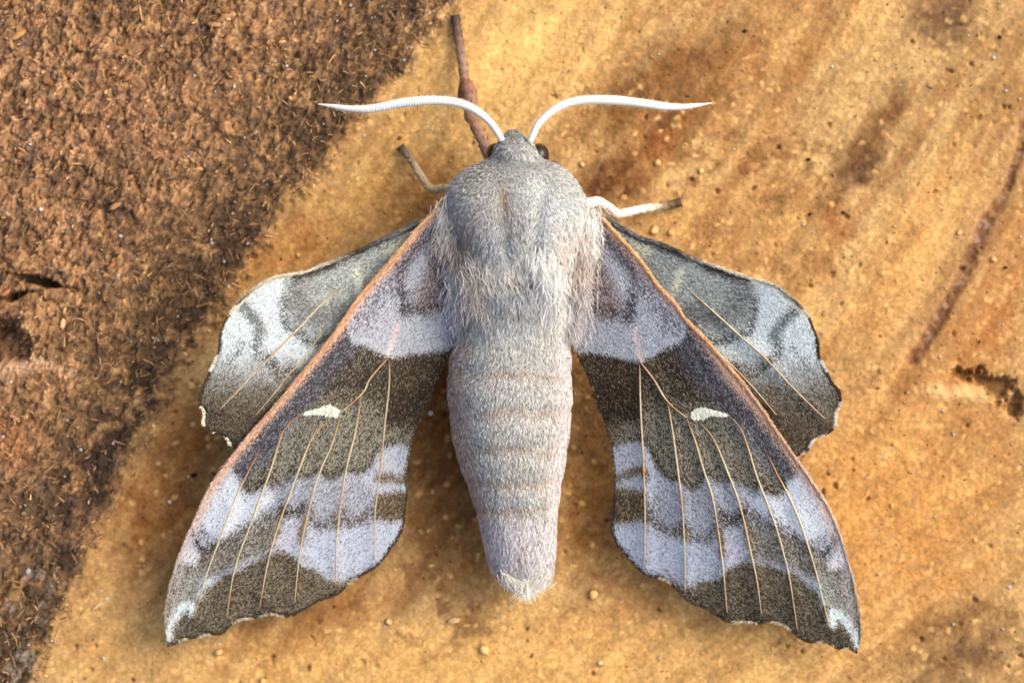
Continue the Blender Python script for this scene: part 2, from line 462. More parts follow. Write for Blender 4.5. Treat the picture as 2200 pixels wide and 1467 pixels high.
# --- body: rings (py, left px, right px, z top, z bottom)
RINGS = [(279, 1098, 1107, 1.10, 1.00), (290, 1086, 1120, 1.20, .92), (305, 1072, 1138, 1.30, .82), (322, 1062, 1150, 1.37, .72), (338, 1056, 1160, 1.42, .62),
         (350, 1035, 1182, 1.47, .52), (364, 1005, 1212, 1.54, .45), (382, 980, 1230, 1.62, .40), (405, 963, 1246, 1.70, .36), (435, 955, 1260, 1.76, .32),
         (475, 962, 1262, 1.79, .3), (520, 978, 1254, 1.77, .3), (570, 995, 1242, 1.68, .3), (620, 1003, 1230, 1.54, .26), (670, 998, 1222, 1.46, .22),
         (720, 984, 1220, 1.42, .2), (770, 970, 1224, 1.42, .18), (820, 963, 1226, 1.42, .16), (870, 966, 1226, 1.40, .15), (920, 972, 1222, 1.35, .15),
         (970, 981, 1216, 1.28, .16), (1020, 999, 1207, 1.18, .18), (1070, 1017, 1199, 1.08, .2), (1120, 1031, 1194, .99, .24), (1170, 1042, 1192, .92, .28),
         (1215, 1054, 1188, .86, .33), (1242, 1070, 1182, .80, .38), (1258, 1086, 1168, .74, .43), (1268, 1102, 1153, .68, .48), (1275, 1118, 1140, .63, .54)]
R5 = np.array(RINGS, float)
NR = 170
ry_ = np.linspace(R5[0, 0], R5[-1, 0], NR)
def pch(col):
    P = spline(np.stack([R5[:, 0], R5[:, col] * (100 if col > 2 else 1)], 1), 1200)
    return np.interp(ry_, P[:, 0], P[:, 1]) / (100 if col > 2 else 1)
rl, rr, zt, zb = pch(1), pch(2), pch(3), pch(4)
# slight waists between the abdomen segments
SEG = [800, 880, 962, 1036, 1095]
dent = sum(0.010 * np.exp(-((ry_ - s) / 9.0) ** 2) for s in SEG) - sum(0.010 * np.exp(-((ry_ - s + 24) / 20.0) ** 2) for s in SEG)

def body_point(y, th):
    """y in picture rows along the axis, th angle round the body"""
    l = np.interp(y, ry_, rl); r = np.interp(y, ry_, rr); t = np.interp(y, ry_, zt); b = np.interp(y, ry_, zb)
    k = 1 - np.interp(y, ry_, dent) * 1.2
    cx = (l + r) / 2; hw = (r - l) / 2 * k; zc = b + (t - b) * .42
    hz = np.where(np.sin(th) > 0, t - zc, zc - b) * k
    ex = .92 - .20 * sstep(365, 430, y) * sstep(680, 600, y)
    cs = np.sign(np.cos(th)) * np.abs(np.cos(th)) ** ex
    z = zc + hz * np.sign(np.sin(th)) * np.abs(np.sin(th)) ** (ex + .08)
    px = cx + hw * cs
    # grooves between the shoulder plates and the middle of the thorax
    tm = sstep(385, 430, y) * sstep(590, 520, y)
    top = np.clip(np.sin(th), 0, 1)
    z = z - tm * top * (0.035 * np.exp(-((px - 1078 - (y - 450) * .10) / 11) ** 2) + 0.035 * np.exp(-((px - 1160 + (y - 450) * .12) / 11) ** 2))
    z = z - top * .10 * np.exp(-((y - 348) / 9.0) ** 2)
    z = z - top * .10 * np.exp(-((y - 612) / 12.0) ** 2) * np.exp(-((px - 1120) / 60) ** 2)
    z = z + 0.02 * (vn(px, y, 40, 5) - .5) * top
    return px, z

th_ = np.linspace(0, 2 * math.pi, 73)[:-1]
YY, TT = np.meshgrid(ry_, th_, indexing='ij')
bpx, bz = body_point(YY, TT)
BV = W(bpx, YY, bz)
BV = BV.reshape(-1, 3)

def mixl(c, col, m):
    m = np.clip(m, 0, 1)[:, None]
    return c * (1 - m) + lin(col)[None] * m
def G(x, y, cx, cy, rx, ry):
    return np.exp(-((x - cx) / rx) ** 2 - ((y - cy) / ry) ** 2)

def fur_col(x, y):
    c = np.tile(lin((172, 176, 176)), (len(x), 1))
    c = mixl(c, (156, 152, 147), G(x, y, 1030, 440, 70, 70) * .5)  # left of the thorax darker: shade painted into the fur
    c = mixl(c, (166, 150, 136), G(x, y, 1000, 530, 30, 60) * .75)
    c = mixl(c, (186, 190, 192), G(x, y, 1195, 430, 60, 70) * .75)  # right shoulder paler: light from the right painted in
    c = mixl(c, (206, 210, 212), G(x, y, 1155, 400, 12, 26) * .7)
    c = mixl(c, (172, 148, 116), G(x, y, 1080, 430, 10, 36) * .8)
    c = mixl(c, (152, 148, 144), G(x, y, 1110, 490, 36, 40) * .6)
    c = mixl(c, (126, 118, 114), G(x, y, 1100, 292, 10, 14) * .5)
    c = mixl(c, (140, 132, 128), G(x, y, 1112, 330, 16, 10) * .5)
    c = mixl(c, (212, 208, 200), sstep(985, 960, x) * sstep(440, 480, y) * sstep(560, 520, y))
    c = mixl(c, (214, 210, 206), sstep(1235, 1255, x) * sstep(440, 480, y) * sstep(620, 520, y) * .9)
    c = mixl(c, (206, 192, 180), G(x, y, 1215, 540, 26, 46) * .7)
    c = mixl(c, (208, 204, 192), G(x, y, 1075, 590, 60, 22) * .9)
    c = mixl(c, (190, 178, 166), G(x, y, 1020, 620, 24, 60) * .6)
    c = mixl(c, (218, 218, 214), G(x, y, 1178, 600, 24, 60) * .95)
    c = mixl(c, (140, 140, 142), G(x, y, 1105, 668, 46, 24) * .8)
    c = mixl(c, (196, 192, 182), G(x, y, 1190, 690, 30, 40) * .5)
    ab = sstep(690, 760, y)
    c = mixl(c, (171, 172, 168), ab * .9)
    for s in SEG:
        yc = s + 10 * ((x - 1100) / 110) ** 2 * (1 if s < 1000 else -1.4)
        c = mixl(c, (160, 136, 116), ab * np.exp(-((y - yc + 5 * (vn(x, y, 30, 12) - .5)) / 7.0) ** 2) * .6 * sstep(0, .5, vn(x, y * .2, 40, 14)))
        c = mixl(c, (188, 184, 176), ab * np.exp(-((y - yc - 18) / 9.0) ** 2) * .5)
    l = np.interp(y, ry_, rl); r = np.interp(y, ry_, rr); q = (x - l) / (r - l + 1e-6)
    c = mixl(c, (190, 164, 150), ab * sstep(.22, .02, q) * .75)  # pinkish left flank, its shade painted in too
    c = mixl(c, (206, 198, 200), ab * sstep(.80, .98, q) * .8)  # right flank whitened, light from that side painted in
    c = mixl(c, (190, 186, 190), sstep(1095, 1130, y) * .7)
    c = mixl(c, (150, 142, 138), G(x, y, 1120, 1200, 16, 34) * .6)
    c = mixl(c, (222, 220, 210), sstep(1235, 1258, y) * .9)
    return c

bodym = mesh_np('body', BV, np.vstack([grid_faces(NR, 72)] + [np.stack([np.arange(NR - 1) * 72 + 71, np.arange(1, NR) * 72 + 71, np.arange(1, NR) * 72, np.arange(NR - 1) * 72], -1)]),
                M_SKIN, fur_col(bpx.ravel(), YY.ravel()) * .7)
body = obj('body', bodym, moth, label='grey furred head, thorax and banded abdomen')

def fur_body(n):
    per = (rr - rl) * .5 + 60
    # stratified along the axis, more where the body is wide
    cdf = np.cumsum(per); cdf /= cdf[-1]
    y = np.interp(RNG.random(n), np.concatenate([[0], cdf]), np.concatenate([[ry_[0]], ry_]))
    th = RNG.uniform(-.55, math.pi + .55, n)
    e = 1.0
    px, z = body_point(y, th); P = W(px, y, z)
    a, za = body_point(np.minimum(y + 3, ry_[-1]), th); Pa = W(a, np.minimum(y + 3, ry_[-1] + .01) , za)
    b, zb2 = body_point(y, th + .03); Pb = W(b, y, zb2)
    ta = Pa - P; tb = Pb - P
    N = np.cross(tb, ta); N /= np.linalg.norm(N, axis=1)[:, None] + 1e-9
    cen = W((np.interp(y, ry_, rl) + np.interp(y, ry_, rr)) / 2, y, (np.interp(y, ry_, zt) + np.interp(y, ry_, zb)) / 2)
    N *= np.sign(((P - cen) * N).sum(1))[:, None]
    # combing
    sx = (px - 1106) / 150.0
    fx = np.where(y < 600, .55 * sx, .12 * sx) + .9 * (fbm(px, y, 46, 8, 3) - .5)
    fx = fx + np.where((y > 380) & (y < 560), .7 * np.exp(-((px - 1095) / 18) ** 2) - .6 * np.exp(-((px - 1145) / 18) ** 2), 0)
    fx = np.where(y < 345, 1.2 * sx + 1.6 * (fbm(px, y, 22, 9, 2) - .5), fx)
    fx = np.where(y > 1225, -2.2 * (px - 1128) / 80.0, fx)
    Dv = np.stack([fx, -np.ones(n), .0 * fx], 1)
    Dv -= (Dv * N).sum(1)[:, None] * N
    L = np.interp(y, [279, 330, 380, 470, 560, 600, 660, 720, 780, 1100, 1220, 1250, 1275], [.035, .04, .042, .048, .07, .11, .10, .065, .045, .06, .07, .09, .10])
    L = L * RNG.uniform(.65, 1.3, n)
    lift = np.interp(y, [279, 340, 450, 600, 720, 1250, 1290], [.5, .45, .32, .32, .30, .28, .1]) * RNG.uniform(.5, 1.6, n)
    qx = 1100 + P[:, 0] * PXU * D / (D - P[:, 2])
    c = fur_col(qx, y)
    # hairs differ in tone one by one
    tone = np.exp(RNG.normal(0.42, .17, n)); dk = RNG.random(n) < .20
    tone = np.where(dk, tone * .42, tone)
    c = c * tone[:, None] * (1 + RNG.normal(0, .03, (n, 3)))
    return strands(P - N * .004, Dv, N, L, RNG.uniform(.005, .0085, n), lift, c)

def tuft(x0, y0, x1, y1, z0, z1, n, dirv, L, col, spread=12, zs=.05, lift=.12, wd=.0075):
    t = RNG.random(n)
    px = x0 + (x1 - x0) * t + RNG.normal(0, spread, n); py = y0 + (y1 - y0) * t + RNG.normal(0, spread, n)
    z = z0 + (z1 - z0) * t + RNG.normal(0, zs, n)
    R = W(px, py, z)
    Dv = np.array([dirv[0], dirv[1], dirv[2]])[None] + RNG.normal(0, .17, (n, 3))
    N = np.tile([0.0, 0, 1.0], (n, 1)) + RNG.normal(0, .2, (n, 3)); N /= np.linalg.norm(N, axis=1)[:, None]
    c = np.tile(lin(col), (n, 1)) * np.exp(RNG.normal(.12, .14, n))[:, None]
    return strands(R, Dv, N, L * RNG.uniform(.6, 1.25, n), np.full(n, wd) * RNG.uniform(.7, 1.3, n), lift * RNG.uniform(.3, 1.6, n), c, curl=.5)

def join(parts):
    Vs, Fs, Cs, o_ = [], [], [], 0
    for v, f, c in parts:
        Vs.append(v); Fs.append(f + o_); Cs.append(c); o_ += len(v)
    return np.vstack(Vs), np.vstack(Fs), np.vstack(Cs)

fv, ff, fc = fur_body(130000)
fur = obj('fur', mesh_np('fur', fv, ff, M_FUR, fc, False), body, kind='stuff')
tf = [tuft(958, 448, 966, 520, 1.25, 1.24, 1100, (-.2, -1, -.08), .12, (214, 212, 206), 12, .05),
      tuft(972, 490, 994, 560, 1.28, 1.22, 1000, (-.08, -1, -.12), .12, (188, 174, 162), 18, .05),
      tuft(985, 560, 1000, 700, 1.18, .96, 1900, (-.16, -1, -.14), .11, (192, 190, 192), 16, .04),
      tuft(1266, 452, 1262, 540, 1.26, 1.24, 1200, (.06, -1, -.08), .13, (220, 220, 216), 12, .05),
      tuft(1248, 510, 1240, 600, 1.30, 1.20, 1000, (.02, -1, -.12), .12, (196, 184, 176), 18, .05),
      tuft(1242, 590, 1228, 710, 1.16, .94, 1900, (.14, -1, -.14), .11, (190, 186, 186), 16, .04),
      tuft(1035, 560, 1115, 585, 1.60, 1.62, 500, (.30, -1, -.18), .13, (200, 198, 190), 24, .04, .06, .005),
      tuft(1150, 520, 1186, 610, 1.68, 1.54, 1100, (.05, -1, -.15), .15, (222, 224, 220), 15, .05),
      tuft(1172, 600, 1196, 670, 1.48, 1.38, 500, (.06, -1, -.15), .22, (212, 212, 208), 13, .04),
      tuft(1018, 570, 1034, 660, 1.48, 1.34, 800, (.05, -1, -.15), .15, (186, 180, 172), 19, .05, .10, .005),
      tuft(1085, 1232, 1110, 1242, .78, .80, 420, (.75, -1, -.30), .13, (214, 212, 204), 8, .03, .08),
      tuft(1140, 1242, 1172, 1232, .80, .76, 420, (-.75, -1, -.30), .13, (218, 216, 208), 8, .03, .08),
      tuft(1122, 1250, 1136, 1250, .76, .76, 300, (0, -1, -.30), .19, (228, 226, 216), 5, .03, .06)]
v_, f_, c_ = join(tf)
obj('long_hair_tufts', mesh_np('long_hair_tufts', v_, f_, M_FUR, c_, False), body, kind='stuff', label='long pale hair tufts on the thorax and wing bases')

# --- eyes
def ellipsoid(name, c, r, mat, col, nu_=24, nv_=16):
    a = np.linspace(0, 2 * math.pi, nu_, endpoint=False); b = np.linspace(-math.pi / 2, math.pi / 2, nv_)
    A, B = np.meshgrid(a, b, indexing='ij')
    V = np.stack([c[0] + r[0] * np.cos(A) * np.cos(B), c[1] + r[1] * np.sin(A) * np.cos(B), c[2] + r[2] * np.sin(B)], -1).reshape(-1, 3)
    i = np.arange(nu_)[:, None] * nv_ + np.arange(nv_ - 1)[None]; j = ((np.arange(nu_) + 1) % nu_)[:, None] * nv_ + np.arange(nv_ - 1)[None]
    F = np.stack([i, j, j + 1, i + 1], -1).reshape(-1, 4)
    return mesh_np(name, V, F, mat, np.tile(lin(col), (len(V), 1)))
for ex, ey in ((1066, 334), (1158, 335)):
    obj('eye', ellipsoid('eye', W(ex, ey, .86), (.11, .13, .15), M_EYE, (40, 33, 25)), body)

# --- antennae
def antenna(pts, z0, z1):
    P = spline([(x, y) for x, y in pts], 420)
    t = np.linspace(0, 1, 420)
    z = z0 + (z1 - z0) * t + .10 * np.sin(t * math.pi)
    path = W(P[:, 0], P[:, 1], z)
    r = np.interp(t, [0, .04, .25, .5, .75, .92, 1], [.030, .034, .043, .048, .042, .023, .005])
    saw = (t * 76) % 1.0
    r = r * (1 + .13 * (saw - .5))
    c = np.tile(lin((236, 236, 230)), (420, 1)) * (1 - .05 * (saw > .85))[:, None]
    return path, r, c, t
for pts in ([(1079, 303), (1071, 288), (1059, 270), (1039, 250), (1010, 231), (977, 220), (936, 216), (895, 218), (855, 223), (822, 230), (785, 235), (744, 233), (711, 228), (683, 224)],
            [(1139, 305), (1145, 290), (1157, 266), (1178, 245), (1202, 229), (1231, 219), (1264, 215), (1305, 215), (1346, 218), (1386, 223), (1427, 229), (1468, 230), (1501, 226), (1528, 222)]):
    path, r, c, t = antenna(pts, 1.22, 1.05)
    a_ = obj('antenna', tube_mesh('antenna', path, r, M_WHITE, c, 14), moth, label='white finely ringed antenna')
    n = 420
    i = RNG.integers(8, 380, n)
    tn = np.gradient(path, axis=0)[i]; tn /= np.linalg.norm(tn, axis=1)[:, None]
    sd1 = np.cross(tn, [0, 0, 1.0]) * np.where(RNG.random(n) < .5, -1, 1)[:, None]
    N = np.tile([0, 0, 1.0], (n, 1))
    v_, f_, c_ = strands(path[i] + sd1 * r[i][:, None] * .9, sd1 + tn * .6, N, RNG.uniform(.012, .035, n), np.full(n, .0028), np.zeros(n), np.tile(lin((224, 206, 170)), (n, 1)))
    obj('cilia', mesh_np('cilia', v_, f_, M_FUR, c_, False), a_, kind='stuff')

# --- legs: (px, py, z, radius px, colour)
def leg(pts, label=None, claw_dir=(0, 1)):
    P = np.array([(p[0], p[1], p[2] * 100, p[3]) + p[4] for p in pts], float)
    n = 110
    S = spline(P, n)
    S[:, 3] = np.clip(S[:, 3] * (1.18 if 'foreleg stretched' in (label or '') else 1.05), 2, 30)
    g = ground(S[:, 0], S[:, 1])
    r = S[:, 3] / PXU
    z = np.maximum(S[:, 2] / 100, g + r * .95)
    path = W(S[:, 0], S[:, 1], z)
    o = obj('leg', tube_mesh('leg', path, r * (1 + .10 * np.sin(np.arange(n) * .9)), M_LEG, lin(np.clip(S[:, 4:], 5, 255)), 14), moth, label=label)
    e = path[-1]; d = path[-1] - path[-6]; d[2] = 0; d /= np.linalg.norm(d); s = np.array([d[1], -d[0], 0])
    for sg in (-1, 1):
        cp = np.array([e - d * .02 + s * sg * .015, e + d * .008 + s * sg * .032, e + d * .012 + s * sg * .052 - np.array([0, 0, .012])])
        cp = spline(cp, 10)
        obj('claw', tube_mesh('claw', cp, np.linspace(.022, .006, 10), M_LEG, lin((62, 40, 30)), 8), o)
    # scale hairs on the leg
    m = 900
    i = RNG.integers(0, n - 8, m); th = RNG.uniform(0, 2 * math.pi, m)
    tn = np.gradient(path, axis=0)[i]; tn /= np.linalg.norm(tn, axis=1)[:, None]
    sx = np.cross(tn, [0, 0, 1.0]); sx /= np.linalg.norm(sx, axis=1)[:, None]; nn = np.cross(sx, tn)
    N = np.cos(th)[:, None] * sx + np.sin(th)[:, None] * nn
    c = lin(np.clip(S[i, 4:], 5, 255)) * np.exp(RNG.normal(.08, .25, m))[:, None]
    v_, f_, c_ = strands(path[i] + N * r[i][:, None] * .97, tn, N, RNG.uniform(.03, .07, m), np.full(m, .009), np.full(m, .12), c)
    obj('leg_hair', mesh_np('leg_hair', v_, f_, M_FUR, c_, False), o, kind='stuff')
    return o
BR = (132, 104, 86); RD = (146, 108, 90); TA = (146, 116, 96); DK = (64, 48, 40)
leg([(1062, 356, .75, 9, RD), (1048, 330, .66, 9.5, (158, 122, 104)), (1034, 295, .56, 10, (156, 124, 104)), (1019, 266, .48, 10, (150, 110, 84)), (1008, 245, .42, 10, BR), (1012, 228, .38, 12, RD), (1008, 200, .33, 13, RD),
     (1001, 180, .28, 12, (146, 98, 76)), (998, 172, .25, 8.5, TA), (993, 130, .18, 8.5, (152, 124, 104)), (987, 95, .13, 8, (132, 104, 88)), (982, 60, .10, 8, (104, 80, 68)), (978, 36, .08, 9, DK)],
    label='reddish brown foreleg stretched out ahead of the head')
sp = obj('foreleg_spur', tube_mesh('foreleg_spur', spline(np.vstack([W(1000, 222, .34), W(992, 205, .30), W(990, 182, .28)]), 24), np.interp(np.linspace(0, 1, 24), [0, .3, 1], [.03, .05, .02]), M_LEG, lin((92, 62, 46)), 10), moth)
CR = (196, 180, 146)
leg([(985, 408, .55, 8, CR), (953, 405, .46, 7.5, CR), (930, 407, .38, 8, (190, 172, 136)), (918, 398, .30, 7, (188, 170, 138)), (904, 378, .22, 7, (184, 168, 138)), (886, 350, .14, 6.5, (156, 140, 114)), (872, 330, .10, 7, (110, 94, 74)), (861, 317, .07, 9, DK)],
    label='cream middle leg with a dark foot')
WH = (234, 232, 224)
leg([(1235, 438, .75, 9, WH), (1266, 436, .62, 10, WH), (1283, 434, .56, 9.5, WH), (1303, 442, .47, 8.5, WH), (1323, 458, .36, 9, WH), (1335, 459, .32, 8, WH), (1366, 452, .24, 8, WH), (1400, 446, .16, 7.5, (214, 206, 186)), (1424, 443, .11, 7.5, (150, 132, 104)), (1445, 439, .09, 8, (96, 80, 60)), (1461, 435, .07, 9, (66, 52, 40))],
    label='white middle leg with a dark foot')
leg([(1150, 376, .6, 7, BR), (1176, 358, .5, 7, (128, 94, 78)), (1190, 353, .36, 7, (132, 98, 82)), (1198, 364, .22, 7, (116, 88, 72)), (1204, 385, .10, 7, BR)],
    label='short visible knee of the folded foreleg')

# --- wings
FW_L = dict(
    costa=[(985, 440, 1.28), (947, 450, 1.26), (906, 482, 1.24), (850, 550, 1.22), (775, 636, 1.20), (713, 724, 1.18), (674, 773, 1.16), (625, 832, 1.13), (575, 891, 1.09), (536, 935, 1.05), (507, 970, 1.01), (477, 1009, .96),
           (448, 1053, .90), (423, 1107, .83), (394, 1171, .75), (372, 1235, .67), (357, 1298, .58), (354, 1345, .52), (361, 1382, .46)],
    trail=[(1040, 470, 1.1), (1030, 560, 1.0), (1020, 640, .92), (1000, 700, .86), (968, 750, .80), (958, 773, .78), (934, 827, .72), (914, 876, .67), (895, 916, .63), (882, 955, .60), (875, 989, .57), (870, 1024, .55), (874, 1058, .53),
           (870, 1097, .50), (868, 1122, .48), (858, 1151, .46), (840, 1176, .45), (821, 1203, .43), (801, 1222, .42), (782, 1232, .42), (752, 1249, .42), (737, 1267, .41), (718, 1279, .41), (683, 1291, .42), (649, 1311, .42), (629, 1321, .42),
           (610, 1322, .43), (585, 1317, .44), (561, 1322, .44), (541, 1327, .44), (519, 1329, .45), (499, 1340, .45), (477, 1360, .45), (448, 1361, .45), (428, 1367, .45), (394, 1372, .45), (380, 1380, .45), (364, 1385, .45)])
FW_R = dict(
    costa=[(1235, 445, 1.28), (1275, 457, 1.26), (1297, 473, 1.25), (1335, 515, 1.24), (1374, 558, 1.22), (1413, 613, 1.21), (1452, 655, 1.20), (1467, 680, 1.19), (1523, 738, 1.17), (1573, 796, 1.14), (1624, 861, 1.11), (1669, 927, 1.06),
           (1704, 977, 1.01), (1740, 1028, .95), (1770, 1073, .90), (1795, 1124, .83), (1815, 1184, .75), (1833, 1250, .66), (1845, 1315, .58), (1849, 1365, .51), (1841, 1397, .46)],
    trail=[(1190, 470, 1.1), (1195, 560, 1.0), (1205, 640, .92), (1218, 700, .86), (1238, 756, .80), (1248, 781, .78), (1265, 816, .73), (1286, 877, .67), (1306, 932, .61), (1316, 972, .58), (1321, 1008, .56), (1321, 1053, .53),
           (1315, 1093, .50), (1313, 1134, .47), (1323, 1164, .45), (1346, 1194, .44), (1371, 1222, .43), (1394, 1237, .42), (1417, 1240, .42), (1437, 1250, .42), (1462, 1275, .41), (1482, 1293, .41), (1513, 1305, .42), (1538, 1320, .42),
           (1560, 1333, .42), (1581, 1335, .43), (1603, 1334, .44), (1629, 1338, .44), (1654, 1335, .44), (1679, 1340, .45), (1697, 1351, .45), (1714, 1367, .45), (1737, 1378, .45), (1760, 1377, .45), (1780, 1381, .45), (1798, 1392, .45),
           (1818, 1390, .45), (1836, 1398, .45)])
V_FL = dict(v1=[(836, 766), (836, 827), (828, 901), (818, 999), (809, 1073), (805, 1112), (804, 1200)], v2=[(779, 844), (774, 866), (762, 935), (747, 994), (735, 1053), (728, 1112), (723, 1171), (721, 1259)],
            tr=[(836, 766), (796, 812), (779, 844), (733, 886)], v3=[(733, 886), (713, 955), (691, 1004), (674, 1053), (659, 1112), (649, 1161), (640, 1220), (633, 1294)],
            v4=[(668, 945), (644, 1004), (622, 1063), (602, 1117), (585, 1171), (571, 1230), (558, 1303)], v5=[(612, 920), (598, 955), (580, 1014), (561, 1063), (536, 1132), (514, 1190), (499, 1245), (487, 1328)],
            v6=[(497, 1092), (482, 1132), (463, 1181), (445, 1230), (431, 1279), (418, 1325)])
V_FR = dict(v1=[(1374, 776), (1375, 830), (1377, 892), (1382, 983), (1385, 1070), (1386, 1114), (1384, 1215)], v2=[(1434, 862), (1438, 885), (1447, 940), (1457, 1013), (1465, 1083), (1469, 1140), (1471, 1190), (1472, 1272)],
            tr=[(1374, 776), (1404, 814), (1434, 862), (1475, 897)], v3=[(1475, 897), (1495, 952), (1513, 1013), (1530, 1065), (1543, 1140), (1550, 1190), (1556, 1245), (1562, 1315)],
            v4=[(1536, 948), (1563, 1013), (1585, 1070), (1601, 1130), (1614, 1190), (1626, 1245), (1636, 1318)], v5=[(1588, 916), (1605, 955), (1625, 1020), (1645, 1072), (1668, 1134), (1684, 1190), (1697, 1245), (1713, 1352)],
            v6=[(1706, 1090), (1722, 1130), (1741, 1187), (1755, 1235), (1768, 1290), (1783, 1350)])
def sub(L, ks): return [(p[0], p[1]) for i, p in enumerate(L) if i in ks]
lm_l = [(947, 450), (906, 482), (850, 550), (775, 636), (749, 692), (674, 773), (575, 891), (507, 970), (448, 1053), (394, 1171), (357, 1298), (361, 1382), (968, 750), (934, 827), (895, 916), (882, 955), (874, 1058), (868, 1122), (821, 1203), (752, 1249), (683, 1291), (610, 1322), (541, 1327), (477, 1360), (428, 1367), (1000, 640), (853, 591), (911, 660)]
lm_r = [(1275, 457), (1297, 473), (1345, 526), (1425, 625), (1474, 690), (1530, 748), (1640, 885), (1704, 977), (1770, 1073), (1815, 1184), (1845, 1315), (1841, 1397), (1240, 756), (1265, 816), (1303, 920), (1313, 960), (1321, 1053), (1313, 1134), (1362, 1213), (1430, 1245), (1500, 1300), (1570, 1334), (1650, 1335), (1722, 1372), (1790, 1390), (1222, 640), (1370, 600), (1312, 668)]
for k in V_FL:
    lm_l += V_FL[k]; lm_r += V_FR[k]
_u = {}
for a_, b_ in zip(lm_l, lm_r): _u[a_] = b_
warp_f = tps([_u[k] for k in _u], list(_u.keys()))

class Paint:
    """two scale tones (light, dark) and the share of dark scales, layer on layer"""
    def __init__(s, x, y, L, Dk, f):
        s.x, s.y = x, y; n = len(x)
        s.L = np.tile(lin(L), (n, 1)); s.D = np.tile(lin(Dk), (n, 1)); s.f = np.full(n, float(f))
    def put(s, m, L=None, Dk=None, f=None):
        m = np.clip(m, 0, 1)
        if L is not None: s.L = s.L * (1 - m[:, None]) + lin(L) * m[:, None]
        if Dk is not None: s.D = s.D * (1 - m[:, None]) + lin(Dk) * m[:, None]
        if f is not None: s.f = s.f * (1 - m) + f * m
    def poly(s, pts, soft=8): return sstep(-soft, soft, poly_sd(s.x, s.y, pts))
    def line(s, pts, w_, soft=8): return sstep(w_ + soft, max(w_ - soft, 0) if w_ > soft else w_ - soft, seg_dist(s.x, s.y, pts))
    def mean(s): return s.L * (1 - s.f[:, None]) + s.D * s.f[:, None]

COSTA_L = [(p[0], p[1]) for p in FW_L['costa']]
TRAIL_L = [(p[0], p[1]) for p in FW_L['trail']]
OUT_L = TRAIL_L[12:]
B1 = [(749, 692), (750, 715), (760, 734), (786, 739), (812, 752), (835, 764), (868, 762), (906, 756), (975, 747)]
B2 = [(495, 992), (503, 1011), (505, 1024), (518, 1016), (516, 1042), (526, 1056), (540, 1060), (556, 1054), (574, 1036), (586, 1046), (604, 1047), (620, 1040), (634, 1020), (646, 1028), (662, 1030), (676, 1024), (687, 1010),
      (700, 1026), (716, 1031), (732, 1026), (743, 1010), (758, 1018), (776, 1014), (796, 1000), (814, 968), (824, 958), (836, 952), (890, 955)]

